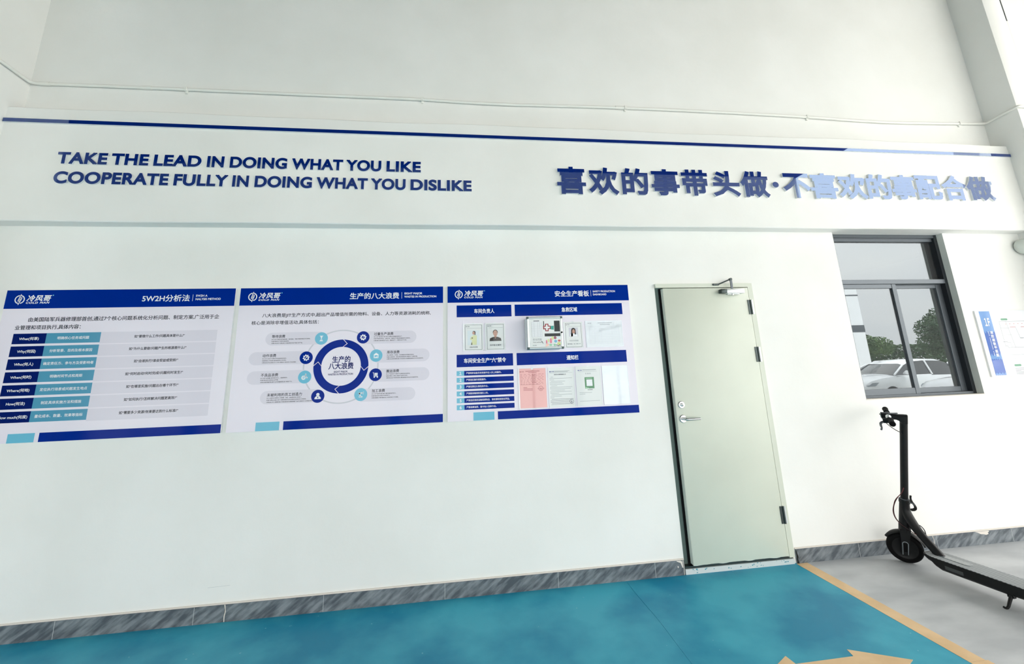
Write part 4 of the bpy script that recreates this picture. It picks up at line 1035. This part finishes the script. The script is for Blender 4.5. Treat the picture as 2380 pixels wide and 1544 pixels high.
# ------------------------------------------------------------------ kick scooter leaning on its stand
SRZ = radians(-83.7)
t = thing('electric_scooter', 'black electric kick scooter on its side stand in front of the window', 'scooter', (3.365, -.170, 0), SRZ)
SM = _PM[t.name]                                     # local x: towards the rear, y: scooter's right, z: up
AX0, AXD = Vector((-.004, 0, .108)), Vector((.195 + .004, 0, .984)).normalized()
def steer(b):                                        # front assembly turned about the steering axis
    M = Matrix.Translation(AX0) @ Matrix.Rotation(radians(40), 4, AXD) @ Matrix.Translation(-AX0)
    return b.xform(M)
def ax(z): return AX0 + AXD * ((z - AX0.z) / AXD.z)
def part(b, name, parent=t, smooth=45): return b.xform(SM).build(name, parent, smooth=smooth)
def wheel(cx, cz):
    b = MB(); R, n = .108, 40
    prof = [(.074, -.020), (.088, -.026), (.100, -.023), (.107, -.012), (.1085, 0), (.107, .012), (.100, .023), (.088, .026), (.074, .020)]
    b.lathe((cx, 0, cz), (0, 1, 0), prof, 'rubber', n)
    b2 = MB(); b2.lathe((cx, 0, cz), (0, 1, 0), [(0, -.026), (.018, -.026), (.020, -.018), (.062, -.016), (.070, -.021), (.076, -.021), (.076, .021), (.070, .021), (.062, .016), (.020, .018), (.018, .026), (0, .026)], 'scooter_black', n)
    return b, b2
b, b2 = wheel(AX0.x, .108)
wf = part(steer(b), 'front_wheel', smooth=50)
hub = steer(b2).xform(SM).build('hub', wf, smooth=45)
b, b2 = wheel(.838, .108)
wr_ = part(b, 'rear_wheel', smooth=50); b2.xform(SM).build('hub', wr_, smooth=45)
# fork: two blades with a rounded U-shaped reflector each, crown above the wheel
b = MB()
for s_ in (-1, 1):
    secs = []
    for z, hw_ in ((.060, .015), (.068, .021), (.13, .0235), (.18, .026), (.225, .031), (.245, .033)):
        c0 = ax(z); y = s_ * (.030 if z < .19 else .030 - (z - .19) * .05)
        secs.append([(c0.x - hw_, y - .007, z), (c0.x + hw_, y - .007, z), (c0.x + hw_, y + .007, z), (c0.x - hw_, y + .007, z)])
    b.loft(secs, 'scooter_black')
b.cyl(ax(.225), ax(.275), .036, 'scooter_black', n=24)
part(steer(b), 'fork', smooth=30)
for s_ in (-1, 1):
    b = MB(); y = s_ * .0385; P = []
    for i in range(13): a = pi * i / 12; c0 = ax(.146); P.append((c0.x - .0165 * cos(a), y, .146 + .0165 * sin(a)))
    P = [(ax(.07).x - .0145, y, .070)] + P + [(ax(.07).x + .0165, y, .070)]
    b.tube(P, .0028, 'reflector_grey', n=8); b.loft([[(ax(.09).x - .008, y - .001, .09), (ax(.09).x + .012, y - .001, .09), (ax(.15).x + .010, y - .001, .150), (ax(.15).x - .010, y - .001, .150)], [(ax(.09).x - .008, y + .001, .09), (ax(.09).x + .012, y + .001, .09), (ax(.15).x + .010, y + .001, .150), (ax(.15).x - .010, y + .001, .150)]], 'rubber')
    part(steer(b), 'fork_reflector', smooth=40)
def fender(cx, a0, a1, r=.1225, w0=.028, m='scooter_grey'):
    b = MB(); secs = []; n = 22
    for i in range(n + 1):
        a = a0 + (a1 - a0) * i / n; e = min(1, .35 + 3.2 * min(i, n - i) / n); w_ = w0 * e
        o = []
        for (yy, dr) in ((-1, -.010), (-.7, 0), (0, .004), (.7, 0), (1, -.010), (.6, -.006), (0, -.002), (-.6, -.006)):
            o.append((cx + (r + dr) * cos(a), yy * w_, .108 + (r + dr) * sin(a)))
        secs.append(o)
    b.loft(secs, m); return b
part(steer(fender(AX0.x, radians(146), radians(8), m='scooter_black')), 'front_fender', smooth=50)
part(fender(.838, radians(160), radians(-12), .126, .032, 'scooter_black'), 'rear_fender', smooth=50)
# head tube with the curved neck running down into the deck
b = MB()
b.tube([ax(.262), ax(.30), ax(.36), ax(.42), ax(.437)], [.0335, .0335, .0325, .031, .030], 'scooter_black', n=24)
b.tube([ax(.44), ax(.41) + Vector((.001, 0, 0)), ax(.37) + Vector((.007, 0, 0)), (.078, 0, .318), (.108, 0, .266), (.150, 0, .215), (.200, 0, .162), (.240, 0, .112)], [.0295, .0305, .0325, .0330, .0300, .0265, .0275, .030], 'scooter_black', n=20, sub=2)
part(b, 'neck', smooth=60)
b = MB(); b.cyl(ax(.437), ax(.462), .0335, 'scooter_black', n=24); b.cyl(ax(.462), ax(.468), .0285, 'scooter_grey', n=24); part(b, 'collar', smooth=40)
b = MB()
b.tube([(.106, -.006, .398), (.126, -.006, .404), (.140, -.006, .418), (.134, -.006, .440), (.120, -.006, .456), (.116, -.006, .480), (.122, -.006, .500)], [.009, .010, .009, .007, .0075, .006, .0065], 'scooter_black', n=12, sub=1)
b.cyl((.10, -.020, .452), (.10, .020, .452), .008, 'scooter_black', n=12); b.tube([(.10, -.01, .452), (.128, -.01, .448), (.136, -.01, .436)], .006, 'scooter_grey', n=10)
part(b, 'folding_latch', smooth=50)
b = MB(); b.tube([ax(.45), ax(.8), ax(1.06), ax(1.078)], [.0235, .0235, .0238, .0238], 'scooter_black', n=24)
hx = ax(1.078).x
# forward arm and display head (before steering, the arm points towards -x)
def sec(x, z0, z1, hw_, r=.006): return [(x, -hw_, z0 + r), (x, -hw_ + r, z0), (x, hw_ - r, z0), (x, hw_, z0 + r), (x, hw_, z1 - r), (x, hw_ - r, z1), (x, -hw_ + r, z1), (x, -hw_, z1 - r)]
def sl(q): return [(x + .2 * (z - 1.086), y, z) for x, y, z in q]
secs = [sl(sec(hx + .0245, 1.020, 1.084, .017)), sl(sec(hx + .020, 1.016, 1.0865, .0215)), sl(sec(hx, 1.012, 1.0885, .0238)), sec(hx - .026, 1.030, 1.0900, .0235), sec(hx - .036, 1.047, 1.0910, .0230), sec(hx - .050, 1.055, 1.0935, .022), sec(hx - .075, 1.058, 1.098, .022), sec(hx - .100, 1.058, 1.104, .027), sec(hx - .132, 1.060, 1.107, .026)]
b.loft(secs, 'scooter_black')
stem = part(steer(b), 'stem', smooth=35)
b = MB(); b.box(hx - .118, hx - .03, -.0175, .0175, 1.0995, 1.1005, 'scooter_grey'); steer(b).xform(SM).build('display', stem)
b = MB(); b.tube([(hx - .128, 0, 1.083), (hx - .137, 0, 1.083)], .016, 'reflector_grey', n=20); steer(b).xform(SM).build('headlight', stem, smooth=40)
HX, HZ = hx - .088, 1.079
b = MB(); b.cyl((HX, -.235, HZ), (HX, .235, HZ), .0125, 'scooter_black', n=18); hb = part(steer(b), 'handlebar')
for s_ in (-1, 1):
    b = MB(); b.lathe((HX, s_ * .125, HZ), (0, s_, 0), [(0, 0), (.0175, 0), (.019, .006), (.0175, .012), (.0175, .105), (.0195, .112), (.0195, .118), (.016, .122), (0, .122)], 'rubber', 22); part(steer(b), 'grip', hb)
b = MB(); b.lathe((HX - .004, -.078, HZ + .012), (-.35, -.55, .45), [(0, 0), (.0165, 0), (.0165, .010), (.012, .018), (0, .020)], 'steel', 22); part(steer(b), 'bell', hb)
b = MB(); b.bevbox(HX - .045, HX + .010, -.118, -.092, HZ - .026, HZ + .010, 'scooter_black', .006)
b.tube([(HX - .040, -.105, HZ - .016), (HX - .062, -.115, HZ - .022), (HX - .066, -.135, HZ - .034), (HX - .064, -.175, HZ - .046), (HX - .070, -.20, HZ - .050)], [.008, .009, .0075, .006, .0065], 'scooter_grey', n=10, sub=1); part(steer(b), 'brake_lever', hb)
b = MB(); b.tube([(HX + .004, .085, HZ + .004), (HX - .03, .09, HZ - .002), (HX - .045, .11, HZ - .01)], [.010, .009, .006], 'scooter_black', n=10, sub=1); part(steer(b), 'throttle', hb)
b = MB(); b.tube([(HX - .03, -.10, HZ - .026), (HX - .012, -.085, HZ - .055), (HX + .020, -.05, HZ - .095), (hx - .036, -.018, .955), (hx - .048, -.004, .925)], .0028, 'cable_black', n=8, sub=2); part(steer(b), 'brake_cable', smooth=60)
b = MB(); b.tube([ax(.55) + Vector((.012, -.023, 0)), ax(.51) + Vector((.004, -.030, 0)), ax(.47) + Vector((-.026, -.036, 0)), ax(.44) + Vector((-.050, -.024, 0)), ax(.41) + Vector((-.060, -.020, 0)), ax(.36) + Vector((-.068, -.022, 0)), ax(.315) + Vector((-.052, -.026, 0)), ax(.285) + Vector((-.012, -.036, 0)), (.078, -.036, .258), (.120, -.030, .236)], .0026, 'cable_red', n=8, sub=2); part(b, 'red_cable', smooth=60)
b = MB(); b.tube([ax(.47) + Vector((-.034, -.016, 0)), ax(.43) + Vector((-.054, -.016, 0)), ax(.38) + Vector((-.066, -.018, 0)), ax(.325) + Vector((-.058, -.02, 0)), ax(.29) + Vector((-.018, -.035, 0)), (.074, -.037, .262), (.10, -.034, .246)], .0026, 'cable_black', n=8, sub=2)
b.tube([(.10, .024, .295), (.130, .020, .292), (.150, .018, .270), (.156, .012, .240)], .003, 'cable_black', n=8, sub=2); part(b, 'power_cable', smooth=60)
# deck
b = MB(); secs = []
def dsec(x, hw_, z0, z1, ch=.014): return [(x, -hw_ + ch, z0), (x, hw_ - ch, z0), (x, hw_, z0 + ch), (x, hw_, z1), (x, -hw_, z1), (x, -hw_, z0 + ch)]
for x, hw_, z0, z1 in ((.142, .030, .118, .131), (.160, .052, .108, .132), (.185, .068, .100, .133), (.215, .079, .098, .1335), (.235, .082, .080, .134), (.270, .083, .066, .134), (.60, .083, .066, .134), (.70, .082, .070, .134), (.745, .060, .09, .134), (.76, .050, .10, .133)):
    secs.append(dsec(x, hw_, z0, z1, min(.014, (z1 - z0) * .4)))
b.loft(secs, 'scooter_black'); deck = part(b, 'deck', smooth=30)
b = MB(); top = [(.162, .046), (.186, .064), (.216, .075), (.24, .0785), (.70, .0785), (.735, .06)]
loop = [(x, -y) for x, y in top] + [(x, y) for x, y in reversed(top)]
n = len(loop)
b.add([(x, y, .1362) for x, y in loop] + [(x, y, .1335) for x, y in loop], [tuple(range(n))] + [(i, n + i, n + (i + 1) % n, (i + 1) % n) for i in range(n)], 'deck_mat'); part(b, 'deck_mat', deck, smooth=None)
b = MB(); loop = []
for i in range(9): a = -pi / 2 + pi * i / 8; loop.append((.385 + .022 * cos(a), .022 * sin(a) * 1.2))
loop += [(.20, .0264), (.20, -.0264)]; n = len(loop)
b.add([(x, y, .1392) for x, y in loop] + [(x, y, .136) for x, y in loop], [tuple(range(n))] + [(i, n + i, n + (i + 1) % n, (i + 1) % n) for i in range(n)], 'reflector_grey'); part(b, 'cover_plate', deck, smooth=None)
b = MB(); b.bevbox(.300, .402, -.0848, -.082, .086, .108, 'badge_grey', .001); part(b, 'side_badge', deck, smooth=None)
b = MB(); b.tube([(.627, -.066, .078), (.626, -.098, .040), (.626, -.124, .010), (.618, -.132, .006), (.608, -.132, .009)], [.010, .0085, .0072, .0065, .006], 'scooter_black', n=12, sub=1); b.box(.612, .642, -.083, -.06, .058, .080, 'scooter_black'); part(b, 'kickstand', smooth=50)

# ------------------------------------------------------------------ outside: what the window glass mirrors
def car(x, y, rz, label, roofz, front_up=0):
    t = thing('car', label, 'car', (x, y, -.03), rz)
    M = _PM[t.name]
    st = [(-2.15, .70, .42, .92), (-2.05, .80, .30, .98), (-1.4, .86, .26, 1.0), (-.4, .88, .24, 1.0), (.75, .88, .24, 1.0), (1.0, .87, .24, .99), (1.55, .85, .26, .93), (1.95, .80, .30, .85), (2.12, .70, .34, .74), (2.18, .58, .42, .62)]
    b = MB(); secs = []
    for (px, hw_, z0, z1) in st:
        h = z1 - z0
        secs.append([(px, -hw_ * .92, z0), (px, hw_ * .92, z0), (px, hw_, z0 + .35 * h), (px, hw_ * 1.0, z0 + .72 * h), (px, hw_ * .92, z1 - .03), (px, hw_ * .6, z1 + .01), (px, 0, z1 + .03), (px, -hw_ * .6, z1 + .01), (px, -hw_ * .92, z1 - .03), (px, -hw_, z0 + .72 * h), (px, -hw_, z0 + .35 * h)])
    b.loft(secs, 'car_white'); b.xform(M).build('body', t, smooth=40)
    b = MB(); g = [(-2.0, .70, 1.0), (-1.6, .66, roofz - .16), (-1.2, .62, roofz - .03), (-.5, .62, roofz), (.15, .61, roofz - .03), (.45, .62, roofz - .14), (1.02, .74, 1.0)]
    secs = [[(px, -.82, .94), (px, -hw_, z1 - .06 if z1 > 1.1 else z1 - .02), (px, -hw_ * .8, z1), (px, hw_ * .8, z1), (px, hw_, z1 - .06 if z1 > 1.1 else z1 - .02), (px, .82, .94)] for px, hw_, z1 in g]
    b.loft(secs, 'car_glass'); b.xform(M).build('windows', t, smooth=30)
    b = MB()
    secs = [[(px, -hw_ * 1.01, z1 - .055), (px, -hw_ * .8, z1 + .006), (px, hw_ * .8, z1 + .006), (px, hw_ * 1.01, z1 - .055)] for px, hw_, z1 in g[1:6]]
    b.loft(secs, 'car_white', closed=False, caps=False)
    for s_ in (-1, 1):
        b.tube([(.45, s_ * .625, roofz - .17), (1.04, s_ * .765, .99)], .028, 'car_white', n=8); b.tube([(-.55, s_ * .63, roofz - .06), (-.5, s_ * .82, .96)], .03, 'car_white', n=8); b.tube([(-1.5, s_ * .67, roofz - .16), (-2.0, s_ * .74, .99)], .05, 'car_white', n=8)
    b.xform(M).build('roof', t, smooth=40)
    for s_ in (-1, 1):
        b = MB(); b.add([(2.08, s_ * .76, .70), (2.17, s_ * .46, .68), (2.15, s_ * .42, .61), (2.12, s_ * .60, .58), (1.92, s_ * .83, .68), (1.80, s_ * .855, .78), (2.0, s_ * .80, .77)], [(0, 1, 2, 3), (0, 3, 4), (0, 4, 5, 6)], 'car_lamp'); b.xform(M).build('headlight', t, solid=False)
        b = MB(); b.tube([(.78, s_ * .86, 1.03), (.80, s_ * .98, 1.06)], [.03, .07], 'car_white', n=10); b.xform(M).build('mirror', t, smooth=50)
        for px in (-1.32, 1.33):
            b = MB(); b.lathe((px, s_ * .78, .31), (0, s_, 0), [(0, -.1), (.34, -.1), (.345, .08), (.30, .105), (.21, .09)], 'car_black', 28); b.lathe((px, s_ * .78, .31), (0, s_, 0), [(.21, .09), (.19, .07), (.05, .08), (0, .08)], 'alu_bright', 28); b.xform(M).build('wheel', t, smooth=40)
    b = MB(); b.add([(2.195, -.5, .50), (2.195, .5, .50), (2.205, .42, .64), (2.205, -.42, .64)], [(0, 1, 2, 3)], 'car_black'); b.bevbox(2.10, 2.20, -.62, .62, .28, .40, 'car_black', .02); b.xform(M).build('grille', t, smooth=30)
car(14.75, -9.55, radians(176), 'white hatchback parked outside, mirrored in the left window sash', 1.46)
car(15.05, -6.15, radians(200), 'white car parked outside, mirrored in the right window sash', 1.52)
t = thing('gate_pier', 'white gate pier with a grey band, mirrored at the left of the window', 'gate pier', (16.2, -13.3, -.03))
b = MB(); b.box(14.8, 17.62, -13.6, -13.0, -.03, 4.85, 'car_white', .01); b.build('pier', t)
for z, h in ((2.62, .30), (4.22, .05)):
    b = MB(); b.box(14.79, 17.63, -13.61, -12.99, z, z + h, 'alu_frame'); b.build('band', t)
def tree(x, y, h, blobs, lm, label, n, size, group='trees beyond the yard', trunk=.16):
    t = thing('tree', label, 'tree', (x, y, -.03), group=group)
    b = MB(); b.tube([(x, y, -.03), (x + .1, y, h * .3), (x, y + .1, h * .6)], [trunk, trunk * .8, trunk * .4], 'bark', n=10, sub=1); b.build('trunk', t, smooth=50)
    rs = random.Random(int(x * 10)); b = MB(); vs, fs = [], []
    tot = sum(r[3] ** 2 for r in blobs)
    for (bx, by, bz, r) in blobs:
        for _ in range(int(n * r * r / tot)):
            d = Vector((rs.gauss(0, 1), rs.gauss(0, 1), rs.gauss(0, 1))).normalized() * r * (rs.random() ** .35)
            p = Vector((x + bx, y + by, bz)) + Vector((d.x, d.y, d.z * .75))
            if p.z < .05: continue
            u = Vector((rs.gauss(0, 1), rs.gauss(0, 1), rs.gauss(0, 1))).normalized(); v = u.orthogonal().normalized(); s_ = size * (.6 + .8 * rs.random())
            o = len(vs); vs += [p + u * s_, p + v * s_ * .5, p - u * s_, p - v * s_ * .5]; fs.append((o, o + 1, o + 2, o + 3))
    b.add(vs, fs, lm); b.build('foliage', t, solid=False)
tree(33.4, -21.5, 5.0, [(0, 0, 3.9, 1.3), (-1.5, .2, 3.3, 1.1), (1.6, 0, 3.7, 1.5), (3.2, 0, 3.4, 1.6), (.4, 0, 2.6, 1.5), (-1.2, 0, 2.4, 1.2), (2.2, 0, 2.2, 1.6)], 'leaf_dark', 'tall broad tree beyond the parked cars', 15000, .085)
tree(28.6, -25.0, 3.6, [(0, 0, 2.6, 1.2), (1.4, 0, 2.4, 1.1), (-1.4, 0, 2.2, 1.2), (2.4, .2, 2.3, 1.0), (-2.6, 0, 2.0, 1.1)], 'leaf', 'lower light green tree beyond the parked cars', 9000, .075)
b = MB(); vs, fs = [], []; rs = random.Random(9)
for _ in range(9000):
    p = Vector((rs.uniform(24, 50), -29 + rs.uniform(-.8, .8), rs.random() ** .8 * 2.5)); u = Vector((rs.gauss(0, 1), rs.gauss(0, 1), rs.gauss(0, 1))).normalized(); v = u.orthogonal().normalized(); s_ = .13
    o = len(vs); vs += [p + u * s_, p + v * s_ * .6, p - u * s_, p - v * s_ * .6]; fs.append((o, o + 1, o + 2, o + 3))
b.add(vs, fs, 'leaf_dark'); h = b.build('hedge', solid=False); tag(h, 'dark green hedge along the far side of the yard', 'hedge'); h['kind'] = 'stuff'

bpy.data.objects.remove(_tob); bpy.data.curves.remove(_tcu)
